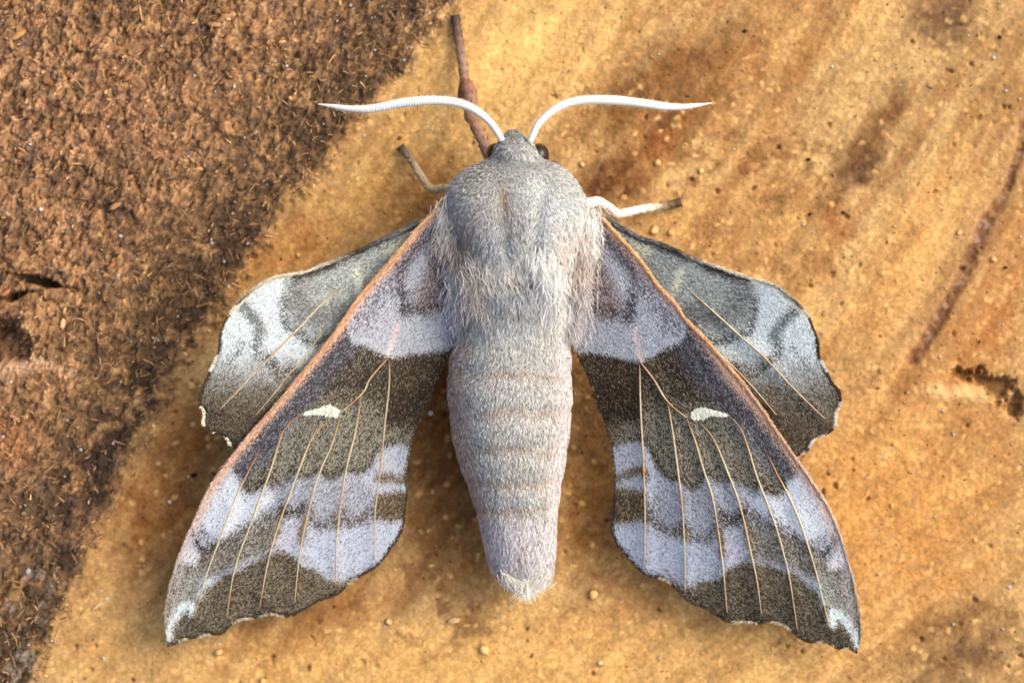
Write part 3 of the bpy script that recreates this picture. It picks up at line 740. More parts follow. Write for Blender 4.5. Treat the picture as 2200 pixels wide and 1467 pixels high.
def paint_fore(x, y):
    n1 = (fbm(x, y, 26, 3, 3) - .5); n2 = (fbm(x, y, 26, 6, 3) - .5)
    p = Paint(x + 7 * n1, y + 9 * n2, (130, 122, 101), (56, 47, 34), .61)
    dc = seg_dist(x, y, COSTA_L)
    # dark field
    p.put(p.poly([(700, 860), (800, 860), (860, 900), (880, 960), (800, 1010), (640, 1040), (520, 1070), (500, 1000), (600, 900)], 40), L=(142, 142, 126), f=.48)
    p.put(p.poly([(832, 740), (990, 720), (960, 790), (905, 905), (830, 915)], 16), L=(122, 106, 76), Dk=(36, 27, 17), f=.88)
    p.put(p.poly([(745, 690), (840, 750), (990, 735), (950, 820), (830, 850), (760, 850), (700, 840), (690, 770)], 26), Dk=(44, 35, 25), f=.78)
    p.put(p.line([(760, 722), (700, 795), (640, 868), (575, 950), (515, 1015)], 24, 14), L=(122, 124, 132), Dk=(56, 54, 59), f=.74)
    p.put(p.line([(655, 900), (615, 930), (560, 1000)], 12, 10), f=.45)
    p.put(p.line([(516, 1040), (526, 1050), (540, 1054), (556, 1048), (574, 1032), (588, 1040), (606, 1040), (622, 1034), (634, 1016), (648, 1022), (662, 1024), (676, 1018), (687, 1006)], 8, 8), Dk=(52, 43, 31), f=.88)
    p.put(p.line([(690, 1008), (702, 1020), (716, 1025), (732, 1020), (743, 1004), (758, 1012), (776, 1008), (796, 994), (814, 962), (840, 946)], 7, 8), Dk=(54, 45, 31), f=.84)
    # pale basal field
    p.put(p.poly([(1000, 400), (925, 440)] + [(700, 700)] + B1 + [(1080, 720), (1080, 400)], 5), L=(186, 193, 203), Dk=(126, 126, 132), f=.22)
    base = p.poly([(1000, 400), (925, 440), (740, 700)] + B1 + [(1080, 720), (1080, 400)], 5)
    p.put(base * p.line([(925, 480), (880, 530), (850, 570)], 26, 18), L=(150, 146, 154), Dk=(66, 62, 68), f=.82)
    p.put(base * p.line([(960, 540), (945, 600), (925, 640)], 34, 20), L=(176, 164, 162), Dk=(100, 86, 84), f=.6)
    p.put(base * p.line([(850, 580), (858, 600), (872, 640), (870, 665)], 14, 14), Dk=(66, 60, 62), f=.85)
    p.put(base * p.line([(835, 600), (800, 640), (775, 680)], 28, 18), Dk=(96, 92, 100), f=.55)
    p.put(base * p.line([(880, 664), (905, 658), (940, 656)], 10, 11), Dk=(74, 64, 60), f=.8)
    p.put(base * p.line([(860, 690), (835, 758)], 4, 5), L=(226, 206, 200), f=.05)
    p.put(base * p.poly([(1080, 400), (960, 440), (968, 520), (990, 540), (1080, 540)], 10), L=(226, 222, 216), f=.05)
    p.put(base * p.poly([(1080, 540), (985, 540), (975, 700), (1080, 700)], 18), L=(212, 200, 198), Dk=(160, 140, 130), f=.25)
    # outer pale fields
    p.put(p.poly(B2 + [(890, 1120), (862, 1165), (822, 1215), (790, 1238), (752, 1244), (712, 1244), (684, 1224), (655, 1212), (642, 1196), (610, 1176), (580, 1189), (550, 1204), (520, 1222), (484, 1236), (454, 1256), (420, 1255), (380, 1235), (340, 1230), (440, 1020)], 5),
          L=(178, 186, 200), Dk=(112, 112, 114), f=.18)
    p.put(p.poly([(500, 1010), (450, 1060), (420, 1120), (480, 1150), (560, 1110), (600, 1050), (535, 1062)], 12), L=(200, 209, 219), f=.05)
    p.put(p.poly([(585, 1048), (640, 1022), (720, 1030), (780, 1016), (806, 1080), (806, 1110), (700, 1120), (640, 1095), (600, 1090)], 14), L=(166, 173, 186), Dk=(106, 106, 108), f=.32)
    p.put(p.poly([(455, 1170), (530, 1140), (610, 1104), (598, 1150), (575, 1185), (480, 1230), (440, 1240), (385, 1250), (390, 1205)], 16), L=(152, 152, 146), Dk=(78, 70, 56), f=.6)
    p.put(p.line([(418, 1138), (425, 1162), (436, 1176), (452, 1174)], 7, 6), Dk=(50, 43, 42), f=.92)
    p.put(p.line([(432, 1140), (452, 1162)], 13, 10), f=.5)
    p.put(p.line([(455, 1176), (478, 1164), (505, 1150)], 9, 8), Dk=(66, 58, 46), f=.8)
    p.put(p.line([(530, 1135), (560, 1116), (585, 1104), (610, 1092)], 16, 16), Dk=(84, 77, 66), f=.7)
    p.put(p.line([(611, 1090), (622, 1096), (640, 1097), (656, 1086)], 10, 8), Dk=(54, 46, 35), f=.9)
    p.put(p.line([(664, 1100), (680, 1118), (700, 1126), (716, 1122), (731, 1104)], 12, 11), Dk=(82, 76, 66), f=.75)
    p.put(p.line([(734, 1104), (750, 1116), (772, 1118), (790, 1110), (804, 1092)], 13, 12), Dk=(84, 77, 67), f=.75)
    p.put(p.poly([(808, 1058), (885, 1050), (885, 1112), (840, 1114), (806, 1114)], 7), L=(140, 128, 98), Dk=(66, 54, 38), f=.74)
    p.put(p.line([(815, 1022), (845, 1024), (885, 1030)], 9, 7), L=(150, 140, 120), Dk=(76, 66, 54), f=.68)
    p.put(p.poly([(406, 1172), (430, 1192), (425, 1210), (395, 1205), (392, 1180)], 9), L=(212, 216, 224), f=.05)
    for v in ('v2', 'v3', 'v4', 'v5'):
        q = V_FL[v]
        p.put(p.line([a for a in q if 1080 < a[1] < 1185], 8, 7), L=(160, 150, 130), Dk=(84, 74, 58), f=.55)
    # pale edge field towards the hind corner
    p.put(p.poly([(655, 1180), (700, 1138), (800, 1128), (875, 1118), (860, 1150), (800, 1225), (740, 1225), (690, 1215)], 10), L=(182, 192, 208), Dk=(106, 108, 114), f=.10)
    p.put(p.poly([(590, 1165), (600, 1145), (640, 1130), (645, 1175), (620, 1180)], 9), L=(186, 188, 206), f=.12)
    p.put(p.line([(690, 1240), (750, 1240), (800, 1222), (840, 1180)], 10, 9), f=.35)
    # apex
    p.put(p.poly([(372, 1235), (440, 1225), (430, 1275), (395, 1300), (350, 1350), (345, 1300)], 12), L=(164, 168, 160), Dk=(92, 88, 74), f=.42)
    p.put(p.line([(449, 1245), (440, 1262), (428, 1280)], 6, 6), L=(190, 204, 204), f=.15)
    p.put(p.line([(414, 1314), (412, 1296), (400, 1297), (386, 1310), (372, 1332), (363, 1362)], 9, 6), L=(214, 228, 228), f=.03)
    p.put(p.poly([(410, 1312), (395, 1316), (378, 1350), (368, 1385), (420, 1370)], 6), Dk=(66, 58, 44), f=.7)
    # costal stripe and dark hem
    p.put(sstep(14, 7, dc) * sstep(330, 480, x + (1000 - y) * .2), L=(222, 182, 154), Dk=(184, 142, 118), f=.3)
    p.put(sstep(24, 15, dc) * (dc > 13) * .5, L=(206, 176, 172), f=.2)
    p.put(sstep(6, 3, seg_dist(x, y, OUT_L)), L=(80, 64, 48), Dk=(42, 32, 22), f=.85)
    return p

HW_L = dict(
    costa=[(960, 452, 1.02), (925, 464, 1.03), (869, 494, 1.06), (812, 520, 1.09), (756, 546, 1.12), (700, 567, 1.15), (662, 582, 1.18), (625, 590, 1.21), (595, 595, 1.24), (565, 608, 1.26), (539, 627, 1.27), (516, 647, 1.27), (494, 674, 1.27), (481, 696, 1.26), (473, 726, 1.24),
           (471, 749, 1.22), (462, 775, 1.20), (452, 797, 1.18), (439, 824, 1.15), (430, 846, 1.12), (428, 867, 1.09), (436, 876, 1.07), (439, 891, 1.05), (437, 910, 1.02), (447, 921, 1.0), (460, 927, .98), (475, 928, .97), (488, 940, .95), (494, 953, .94), (505, 959, .93)],
    trail=[(985, 490, .95), (960, 540, .92), (900, 620, .90), (840, 690, .90), (780, 760, .90), (720, 830, .90), (660, 890, .90), (600, 940, .90), (560, 960, .90), (525, 970, .90), (512, 962, .91)])
HW_R = dict(
    costa=[(1250, 455, 1.02), (1297, 467, 1.03), (1335, 490, 1.05), (1374, 511, 1.07), (1413, 524, 1.09), (1452, 540, 1.11), (1491, 557, 1.13), (1530, 570, 1.15), (1569, 584, 1.17), (1608, 597, 1.20), (1646, 607, 1.23), (1674, 618, 1.25), (1689, 632, 1.26), (1712, 650, 1.27),
           (1736, 679, 1.27), (1747, 706, 1.26), (1757, 733, 1.24), (1761, 768, 1.21), (1775, 795, 1.18), (1786, 819, 1.15), (1802, 838, 1.12), (1806, 857, 1.10), (1802, 873, 1.08), (1796, 883, 1.06), (1794, 908, 1.03), (1786, 924, 1.01), (1771, 933, .99), (1751, 939, .97),
           (1740, 955, .95), (1736, 966, .94), (1720, 974, .93), (1707, 979, .92)],
    trail=[(1225, 490, .95), (1240, 540, .92), (1300, 620, .90), (1360, 690, .90), (1420, 760, .90), (1480, 830, .90), (1540, 890, .90), (1600, 940, .90), (1650, 965, .90), (1680, 980, .90), (1700, 982, .91)])
V_HL = dict(v1=[(689, 655), (640, 707), (587, 760), (542, 805), (505, 846), (471, 880)], v2=[(700, 700), (660, 760), (617, 809), (585, 850), (550, 891)])
V_HR = dict(v1=[(1526, 663), (1583, 715), (1640, 766), (1685, 813), (1730, 859), (1772, 899)], v2=[(1492, 698), (1540, 754), (1588, 800), (1627, 842), (1668, 891)])
hl = [(925, 464), (812, 520), (700, 567), (662, 582), (625, 590), (595, 595), (539, 627), (494, 674), (473, 726), (471, 749), (452, 797), (428, 867), (439, 891), (447, 921), (475, 928), (505, 959), (614, 647), (539, 666), (561, 749), (602, 794), (780, 610), (850, 570)]
hr_ = [(1297, 467), (1413, 524), (1530, 570), (1565, 583), (1608, 597), (1646, 607), (1698, 640), (1736, 679), (1755, 726), (1760, 760), (1775, 797), (1806, 857), (1796, 890), (1786, 924), (1751, 939), (1710, 978), (1619, 648), (1685, 679), (1662, 753), (1627, 791), (1445, 610), (1370, 565)]
for k in V_HL:
    hl += V_HL[k]; hr_ += V_HR[k]
warp_h = tps(hr_, hl)
HC_L = [(p[0], p[1]) for p in HW_L['costa']]

def paint_hind(x, y):
    n1 = (fbm(x, y, 26, 13, 3) - .5); n2 = (fbm(x, y, 26, 16, 3) - .5)
    p = Paint(x + 9 * n1, y + 9 * n2, (210, 223, 227), (156, 166, 169), .22)
    # grey inner field
    p.put(p.poly([(980, 440), (700, 560), (645, 585), (625, 600), (610, 650), (625, 705), (690, 735), (760, 740), (1000, 500)], 14), L=(172, 183, 182), Dk=(116, 121, 116), f=.46)
    p.put(p.line([(640, 605), (640, 640), (655, 665), (690, 680), (720, 670)], 22, 18), L=(160, 166, 166), Dk=(98, 100, 100), f=.7)
    p.put(p.line([(614, 640), (610, 670), (618, 700), (632, 706)], 9, 8), Dk=(86, 88, 88), f=.78)
    p.put(p.line([(648, 716), (660, 730), (682, 734), (700, 722)], 11, 9), Dk=(76, 76, 74), f=.82)
    p.put(p.line([(520, 735), (500, 760), (495, 780)], 10, 12), Dk=(110, 112, 108), f=.5)
    p.put(p.line([(770, 580), (776, 610), (775, 650)], 8, 8), L=(212, 216, 200), f=.12)
    p.put(p.line([(900, 490), (860, 520), (840, 535)], 14, 12), L=(208, 212, 188), f=.15)
    # outer bars
    p.put(p.line([(525, 655), (540, 668), (555, 690), (564, 708)], 12, 11), L=(160, 170, 172), Dk=(92, 97, 98), f=.8)
    p.put(p.line([(556, 722), (552, 740), (560, 760), (572, 764)], 12, 11), Dk=(92, 95, 96), f=.75)
    p.put(p.line([(584, 772), (594, 792), (610, 802), (630, 790)], 13, 10), Dk=(76, 76, 74), f=.82)
    # dark tip field
    g = sstep(725, 850, y + 24 * n1)
    p.put(g, L=(138, 136, 122), Dk=(76, 67, 52), f=.58)
    p.put(sstep(820, 900, y + 16 * n1), L=(112, 102, 82), Dk=(58, 48, 35), f=.62)
    # leading edge
    dl = seg_dist(x, y, HC_L[:8])
    p.put(sstep(20, 10, dl) * sstep(600, 640, x), L=(160, 166, 166), Dk=(84, 84, 84), f=.55)
    p.put(sstep(22, 8, seg_dist(x, y, [(715, 562), (672, 577), (640, 586)])), L=(100, 90, 80), Dk=(46, 38, 34), f=.8)
    dm = seg_dist(x, y, HC_L[7:14]); p.put(sstep(8, 4, dm), L=(224, 220, 200), f=.05)
    do = seg_dist(x, y, HC_L[14:]); p.put(sstep(6, 3, do), L=(70, 56, 42), Dk=(40, 30, 22), f=.85)
    return p

VEIN_START = {('forewing', True, 'v4'): [(712, 900), (692, 915)], ('forewing', True, 'v5'): [(650, 886)], ('forewing', True, 'v6'): [(560, 962), (535, 1010), (515, 1050)],
              ('forewing', False, 'v4'): [(1500, 905), (1515, 920)], ('forewing', False, 'v5'): [(1562, 890)], ('forewing', False, 'v6'): [(1648, 975), (1668, 1015), (1688, 1052)],
              ('hindwing', True, 'v1'): [(735, 615)], ('hindwing', False, 'v1'): [(1478, 622)]}

def make_wing(name, spec, veins, paint, warp, left, ns, nt_, nscale, label, fringe):
    Cc = spline(np.array(spec['costa']) * [1, 1, 100], ns); Tt = spline(np.array(spec['trail']) * [1, 1, 100], ns)
    t = np.linspace(0, 1, nt_)[None, :]
    px = Cc[:, None, 0] * (1 - t) + Tt[:, None, 0] * t
    py = Cc[:, None, 1] * (1 - t) + Tt[:, None, 1] * t
    z = (Cc[:, None, 2] * (1 - t) + Tt[:, None, 2] * t) / 100
    span = np.hypot(Cc[:, 0] - Tt[:, 0], Cc[:, 1] - Tt[:, 1])[:, None] / 400
    z = z + np.sin(t * math.pi) * .05 * np.clip(span, 0, 1)
    # the membrane sags between the veins
    vd = np.full(px.shape, 1e9)
    for k in veins: vd = np.minimum(vd, seg_dist(px, py, veins[k]))
    z = z - .022 * (1 - np.exp(-(vd / 16) ** 2)) + .006 * (fbm(px, py, 60, 4, 2) - .5)
    P = W(px, py, z)
    def colf(x, y):
        if warp: x, y = warp(x, y)
        return paint(x, y)
    q = colf(px.ravel(), py.ravel())
    F = grid_faces(ns, nt_)
    if not left: F = F[:, ::-1]
    m = mesh_np(name, P.reshape(-1, 3), F, M_WING, q.mean() * .85)
    o = obj(name, m, moth, label=label)
    sm = o.modifiers.new('thickness', 'SOLIDIFY'); sm.thickness = .012; sm.offset = -1
    # ---- scales
    e1 = P[1:, :-1] - P[:-1, :-1]; e2 = P[:-1, 1:] - P[:-1, :-1]
    ar = np.linalg.norm(np.cross(e1, e2), axis=-1).ravel(); cdf = np.cumsum(ar); cdf /= cdf[-1]
    ci = np.searchsorted(cdf, RNG.random(nscale)); ci = np.clip(ci, 0, len(ar) - 1)
    i, j = ci // (nt_ - 1), ci % (nt_ - 1)
    u = RNG.random(nscale)[:, None]; v = RNG.random(nscale)[:, None]
    R = P[i, j] * (1 - u) * (1 - v) + P[i + 1, j] * u * (1 - v) + P[i, j + 1] * (1 - u) * v + P[i + 1, j + 1] * u * v
    Dv = P[i + 1, j] - P[i, j]; Dv /= np.linalg.norm(Dv, axis=1)[:, None] + 1e-9
    De = P[i, j + 1] - P[i, j]
    N = np.cross(Dv, De); N /= np.linalg.norm(N, axis=1)[:, None] + 1e-9
    N *= np.sign(N[:, 2:3])
    sx = 1100 + R[:, 0] * PXU * D / (D - R[:, 2]); sy = 733.5 - R[:, 1] * PXU * D / (D - R[:, 2])
    pj = colf(sx + RNG.normal(0, 2, nscale), sy + RNG.normal(0, 3.4, nscale))
    pick = RNG.random(nscale) < pj.f
    c = np.where(pick[:, None], pj.D, pj.L) * np.exp(RNG.normal(0.02, .09, nscale))[:, None]
    ang = RNG.normal(0, .28, nscale)[:, None]
    S = np.cross(N, Dv)
    Dd = Dv * np.cos(ang) + S * np.sin(ang); Sd = S * np.cos(ang) - Dv * np.sin(ang)
    L = RNG.uniform(.022, .046, nscale)[:, None]; wd = RNG.uniform(.007, .0115, nscale)[:, None]
    tl = RNG.uniform(.05, .2, nscale)[:, None]; roll = RNG.normal(0, .14, nscale)[:, None]
    Sr = Sd + N * roll
    v0 = R + N * .002
    v1 = R + Dd * L * .55 - Sr * wd * .5 + N * (.004 + L * tl * .5)
    v2 = R + Dd * L * .55 + Sr * wd * .5 + N * (.004 + L * tl * .5)
    v3 = R + Dd * L + N * (.004 + L * tl)
    VV = np.stack([v0, v1, v2, v3], 1).reshape(-1, 3)
    k4 = np.arange(nscale)[:, None] * 4
    FF = np.stack([np.hstack([k4, k4 + 2, k4 + 1]), np.hstack([k4 + 1, k4 + 2, k4 + 3])], 1).reshape(-1, 3)
    obj('wing_scales', mesh_np('wing_scales', VV, FF, M_SCALE, np.repeat(c, 4, 0), False), o, kind='stuff')
    # ---- veins, half sunk in the membrane
    from_pts = np.stack([px.ravel(), py.ravel()], 1); zz = z.ravel()
    def zat(x, y):
        r = np.empty(len(x))
        for a in range(len(x)):
            r[a] = zz[np.argmin((from_pts[:, 0] - x[a]) ** 2 + (from_pts[:, 1] - y[a]) ** 2)]
        return r
    for k, pts in veins.items():
        n = 60
        pts = VEIN_START.get((name, left, k), []) + list(pts)
        S2 = spline(pts, n); t2 = np.linspace(0, 1, n)
        zv = zat(S2[:, 0], S2[:, 1]); zv = np.convolve(np.pad(zv, 3, 'edge'), np.ones(7) / 7, 'valid')
        rad = np.interp(t2, [0, .06, .5, 1], [.002, .0085, .009, .0045])
        if k == 'v2' and 'hind' in name: rad = rad * .8
        tone = np.clip(vn(t2 * 100, t2 * 0 + (ord(k[1]) * 7), 22, 5) * 1.5 - .2, 0, 1)
        cv = lin((212, 197, 160))[None] * (1 - tone[:, None]) + lin((188, 138, 88))[None] * tone[:, None]
        cv = cv * (.6 + .4 * sstep(0, .18, t2))[:, None]
        obj('vein', tube_mesh('vein', W(S2[:, 0], S2[:, 1], zv + .011), rad, M_VEIN, cv, 8, .7), o)
    # ---- fringe along the outer margin
    a0, a1, side = fringe
    edge = P[:, -1] if side == 't' else P[:, 0]
    epx = np.stack([px[:, -1], py[:, -1]], 1) if side == 't' else np.stack([px[:, 0], py[:, 0]], 1)
    inn = P[:, -3] if side == 't' else P[:, 2]
    n = 2600
    s = RNG.uniform(a0, a1, n) * (ns - 1); i = np.clip(s.astype(int), 0, ns - 2); fr = (s - i)[:, None]
    Rr = edge[i] * (1 - fr) + edge[i + 1] * fr
    Od = edge[i] - inn[i]; Od /= np.linalg.norm(Od, axis=1)[:, None] + 1e-9
    al = edge[i + 1] - edge[i]; al /= np.linalg.norm(al, axis=1)[:, None] + 1e-9
    ex, ey = epx[i, 0], epx[i, 1]
    if warp: ex, ey = warp(ex, ey)
    wt = np.zeros(n)
    for wp in WHITE_SPOTS[name]:
        wt = np.maximum(wt, sstep(8, 4, seg_dist(ex, ey, wp)))
    c = lin((74, 56, 42)) * (1 - wt[:, None]) + lin((222, 216, 198) if name == 'hindwing' else (186, 174, 152)) * wt[:, None]
    c = c * np.exp(RNG.normal(0, .2, n))[:, None]
    v_, f_, c_ = strands(Rr - Od * .02 + np.array([0, 0, .004]), Od + al * .35 + RNG.normal(0, .2, (n, 3)), np.tile([0, 0, 1.0], (n, 1)), RNG.uniform(.022, .04, n) * (1 + .2 * wt), RNG.uniform(.009, .014, n), np.full(n, .1), c)
    obj('fringe', mesh_np('fringe', v_, f_, M_FUR, c_, False), o, kind='stuff')
    return o, P, px, py, z

WHITE_SPOTS = {'forewing': [[(506, 1334), (520, 1329), (541, 1327)], [(566, 1321), (585, 1317), (606, 1321)], [(432, 1366), (450, 1361)], [(392, 1373), (402, 1371)], [(752, 1249), (765, 1242)]],
               'hindwing': [[(432, 874), (438, 880), (439, 891), (437, 906)], [(460, 926), (475, 928), (486, 938), (492, 950)], [(468, 765), (456, 790)], [(640, 588), (595, 595), (539, 627), (500, 668)]]}

def costa_rim(o, Cp, z, left, cols, rads, hair_cols, nh, hl_, s0=0.0, s1=1.0):
    """rounded leading edge vein with its hairs"""
    n = 140
    i = (np.linspace(s0, s1, n) * (len(Cp) - 1)).astype(int)
    path = Cp[i].copy(); path[:, 2] += .012
    t = np.linspace(0, 1, n)
    r = np.interp(t, np.linspace(0, 1, len(rads)), rads)
    c = np.stack([np.interp(t, np.linspace(0, 1, len(cols)), lin(cols)[:, k]) for k in range(3)], 1)
    e = obj('costal_edge', tube_mesh('costal_edge', path, r, M_VEIN, c, 10, .8), o)
    k = RNG.integers(2, n - 3, nh)
    tn = np.gradient(path, axis=0)[k]; tn /= np.linalg.norm(tn, axis=1)[:, None]
    sx = np.cross(tn, [0, 0, 1.0]) ; th = RNG.uniform(-.3, math.pi + .3, nh)
    N = np.cos(th)[:, None] * sx + np.sin(th)[:, None] * np.array([0, 0, 1.0])
    hc = np.stack([np.interp(t[k], np.linspace(0, 1, len(hair_cols)), lin(hair_cols)[:, q]) for q in range(3)], 1) * np.exp(RNG.normal(0, .2, nh))[:, None]
    v_, f_, c_ = strands(path[k] + N * r[k][:, None] * .9, tn, N, hl_ * RNG.uniform(.6, 1.4, nh), np.full(nh, .008), RNG.uniform(.1, .4, nh), hc)
    obj('costal_hair', mesh_np('costal_hair', v_, f_, M_FUR, c_, False), e, kind='stuff')

for side in ('l', 'r'):
    L_ = side == 'l'
    o, P, px, py, z = make_wing('hindwing', HW_L if L_ else HW_R, V_HL if L_ else V_HR, paint_hind, None if L_ else warp_h, L_, 190, 80, 52000,
                                'pale grey hindwing with dark scalloped bars', (.40, 1.0, 'c'))
    m = [(122, 126, 126), (120, 122, 122), (62, 52, 46), (214, 208, 186), (222, 216, 196), (80, 62, 46)]
    costa_rim(o, P[:, 0], z, L_, m, [.02, .022, .02, .012, .008, .005], m, 900, .05, .02, .58)
    o, P, px, py, z = make_wing('forewing', FW_L if L_ else FW_R, V_FL if L_ else V_FR, paint_fore, None if L_ else warp_f, L_, 280, 125, 115000,
                                'brown forewing banded with lilac and a white spot', (.36, 1.0, 't'))
    m = [(228, 188, 140), (226, 182, 134), (220, 172, 128), (212, 168, 132), (212, 174, 148), (218, 196, 180), (200, 180, 160), (150, 130, 108)]
    costa_rim(o, P[:, 0], z, L_, m, [.016, .018, .018, .016, .013, .010, .008, .005], m, 1800, .045, .03, .99)
    # the white discal spot is a tuft of raised scales
    n = 600
    ctr = [(652, 889), (676, 885), (700, 882), (714, 884), (728, 888)]
    if not L_:
        ctr = [(1560, 892), (1538, 888), (1516, 887), (1500, 889), (1486, 894)]
    S2 = spline(ctr, 60); k = (RNG.random(n) ** .6 * 59).astype(int)
    wdt = np.interp(k, [0, 24, 44, 59], [1, 5, 15, 7])
    x = S2[k, 0] + RNG.normal(0, 2, n); y = S2[k, 1] + RNG.uniform(-1, 1, n) * wdt * .8
    zi = np.array([z.ravel()[np.argmin((px.ravel() - a) ** 2 + (py.ravel() - b) ** 2)] for a, b in zip(x, y)])
    dv = np.tile([(-.35 if L_ else .35), -1.0, 0], (n, 1)) + RNG.normal(0, .2, (n, 3))
    v_, f_, c_ = strands(W(x, y - 3, zi + .02), dv, np.tile([0, 0, 1.0], (n, 1)), RNG.uniform(.03, .05, n), RNG.uniform(.008, .013, n), RNG.uniform(.05, .2, n), np.tile(lin((222, 226, 214)), (n, 1)) * np.exp(RNG.normal(0, .08, n))[:, None])
    obj('discal_spot', mesh_np('discal_spot', v_, f_, M_SCALE, c_, False), o, label='small cream white spot on the forewing')

# ------------------------------------------------------------------ loose bits on the wood
def rock(n_, rng, sx, sy, sz):
    """irregular flake: squashed, jittered 14-vertex lump, 24 triangles"""
    a = np.linspace(0, 2 * math.pi, 6, endpoint=False)
    r0 = rng.uniform(.75, 1.2, 6); r1 = rng.uniform(.55, .95, 6)
    lo = np.stack([np.cos(a) * r0 * sx, np.sin(a) * r0 * sy, rng.uniform(-.6, -.2, 6) * sz], 1)
    hi = np.stack([np.cos(a + .3) * r1 * sx, np.sin(a + .3) * r1 * sy, rng.uniform(.3, 1.0, 6) * sz], 1)
    V = np.vstack([lo, hi, [[0, 0, -.6 * sz]], [[rng.uniform(-.3, .3) * sx, rng.uniform(-.3, .3) * sy, rng.uniform(.6, 1.1) * sz]]])
    F = []
    for i in range(6):
        j = (i + 1) % 6
        F += [(i, j, 6 + j), (i, 6 + j, 6 + i), (6 + i, 6 + j, 13), (j, i, 12)]
    return V, np.array(F)

def inst_mesh(name, base_V, base_F, pos, rot, scl, col, mat, smooth=False):
    """many copies of one small shape in one mesh"""
    n = len(pos); k = len(base_V)
    c, s = np.cos(rot), np.sin(rot)
    B = base_V[None] * scl[:, None, :]
    V = np.stack([B[..., 0] * c[:, None] - B[..., 1] * s[:, None], B[..., 0] * s[:, None] + B[..., 1] * c[:, None], B[..., 2]], -1) + pos[:, None]
    F = (base_F[None] + (np.arange(n) * k)[:, None, None]).reshape(-1, 3)
    return V.reshape(-1, 3), F, np.repeat(col, k, 0)

r2 = np.random.default_rng(21)
# chips of the crumbly side: pieces one can pick out
chipm = []
for q in range(14):
    v, f = rock(0, r2, r2.uniform(.9, 1.9), r2.uniform(.5, .9), r2.uniform(.18, .32))
    base = np.array([(156, 112, 74), (142, 102, 66), (172, 130, 88), (130, 94, 62), (152, 106, 68)][q % 5])
    v = v + r2.normal(0, .06, v.shape)
    chipm.append(mesh_np('wood_chip', v, f, M_WOOD, np.tile(lin(base), (len(v), 1)) * r2.uniform(.7, 1.2, (len(v), 1)), True))
cnt = 0
while cnt < 150:
    x = r2.uniform(-60, 560); y = r2.uniform(-60, 760)
    s_ = poly_sd(np.array([float(x)]), np.array([float(y)]), EDGE)[0]
    if s_ < 130 or r2.random() > sstep(100, 420, s_) + .1: continue
    sz = r2.uniform(.03, .07) * (1.25 if r2.random() < .2 else .85)
    o = obj('wood_chip', chipm[cnt % 14], surf)
    o.location = ((x - 1100) / PXU, (733.5 - y) / PXU, float(ground(x, y)) + sz * .05)
    o.rotation_euler = (r2.normal(0, .25), r2.normal(0, .25), math.radians(50) + r2.normal(0, .5))
    o.scale = (sz, sz, sz)
    cnt += 1

def scatter(n, test, rng):
    x = rng.uniform(-120, 2320, n); y = rng.uniform(-120, 1590, n)
    s_ = rough_mask(x, y)
    k = test(x, y, s_)
    return x[k], y[k], s_[k]

def place(x, y, dz=0.0):
    return np.stack([(x - 1100) / PXU, (733.5 - y) / PXU, ground(x, y) + dz], 1)

parts = []
for q in range(5):
    v, f = rock(0, r2, 1, r2.uniform(.6, .9), .6)
    x, y, s_ = scatter(1700, lambda a, b, c: (c < -6), r2)
    n = len(x); col, _, _ = wood(x, y)
    sz = np.exp(r2.normal(math.log(.0085), .45, n))
    col = col * np.exp(r2.normal(-.02, .22, n))[:, None]
    col = np.where((r2.random(n) < .14)[:, None], col * .4, col)
    parts.append(inst_mesh('', v, f, place(x, y, .004), r2.uniform(0, 6.28, n), np.stack([sz, sz, sz * .7], 1), col, None))
    x, y, s_ = scatter(6500, lambda a, b, c: (c > -30) & (r2.random(len(c)) < sstep(-30, 12, c)), r2)
    n = len(x); col, _, _ = wood(x, y)
    sz = np.exp(r2.normal(math.log(.0115), .45, n))
    col = col * np.exp(r2.normal(.12, .36, n))[:, None]
    parts.append(inst_mesh('', v, f, place(x, y, .006), math.radians(50) + r2.normal(0, .8, n), np.stack([sz * 1.4, sz, sz * .7], 1), col, None))
v_, f_, c_ = join(parts)
obj('wood_dust', mesh_np('wood_dust', v_, f_, M_CRUMB, c_, False), kind='stuff', label='fine wood grains and frass covering the decayed wood', cat='wood dust')

# fibres on the crumbly side
x, y, s_ = scatter(24000, lambda a, b, c: (c > -18) & (r2.random(len(c)) < .35 + .5 * (c < 260)), r2)
n = len(x); col, _, _ = wood(x, y)
tone = r2.random(n)
col = np.where((tone < .45)[:, None], lin((206, 164, 114))[None], np.where((tone < .75)[:, None], lin((160, 118, 76))[None], lin((64, 48, 36))[None])) * np.exp(r2.normal(-.1, .22, n))[:, None]
an = math.radians(55) + r2.normal(0, .75, n)
R = place(x, y, .008)
N = np.tile([0, 0, 1.0], (n, 1)) + r2.normal(0, .3, (n, 3)); N /= np.linalg.norm(N, axis=1)[:, None]
v_, f_, c_ = strands(R, np.stack([np.cos(an), np.sin(an), r2.normal(0, .15, n)], 1), N, np.exp(r2.normal(math.log(.065), .45, n)), r2.uniform(.006, .015, n), r2.uniform(.0, .5, n), col, .8, r2, 1.0)
obj('wood_fibres', mesh_np('wood_fibres', v_, f_, M_CRUMB, c_, False), kind='stuff', label='short brown splinters and fibres on the crumbly rotten wood', cat='wood fibres')

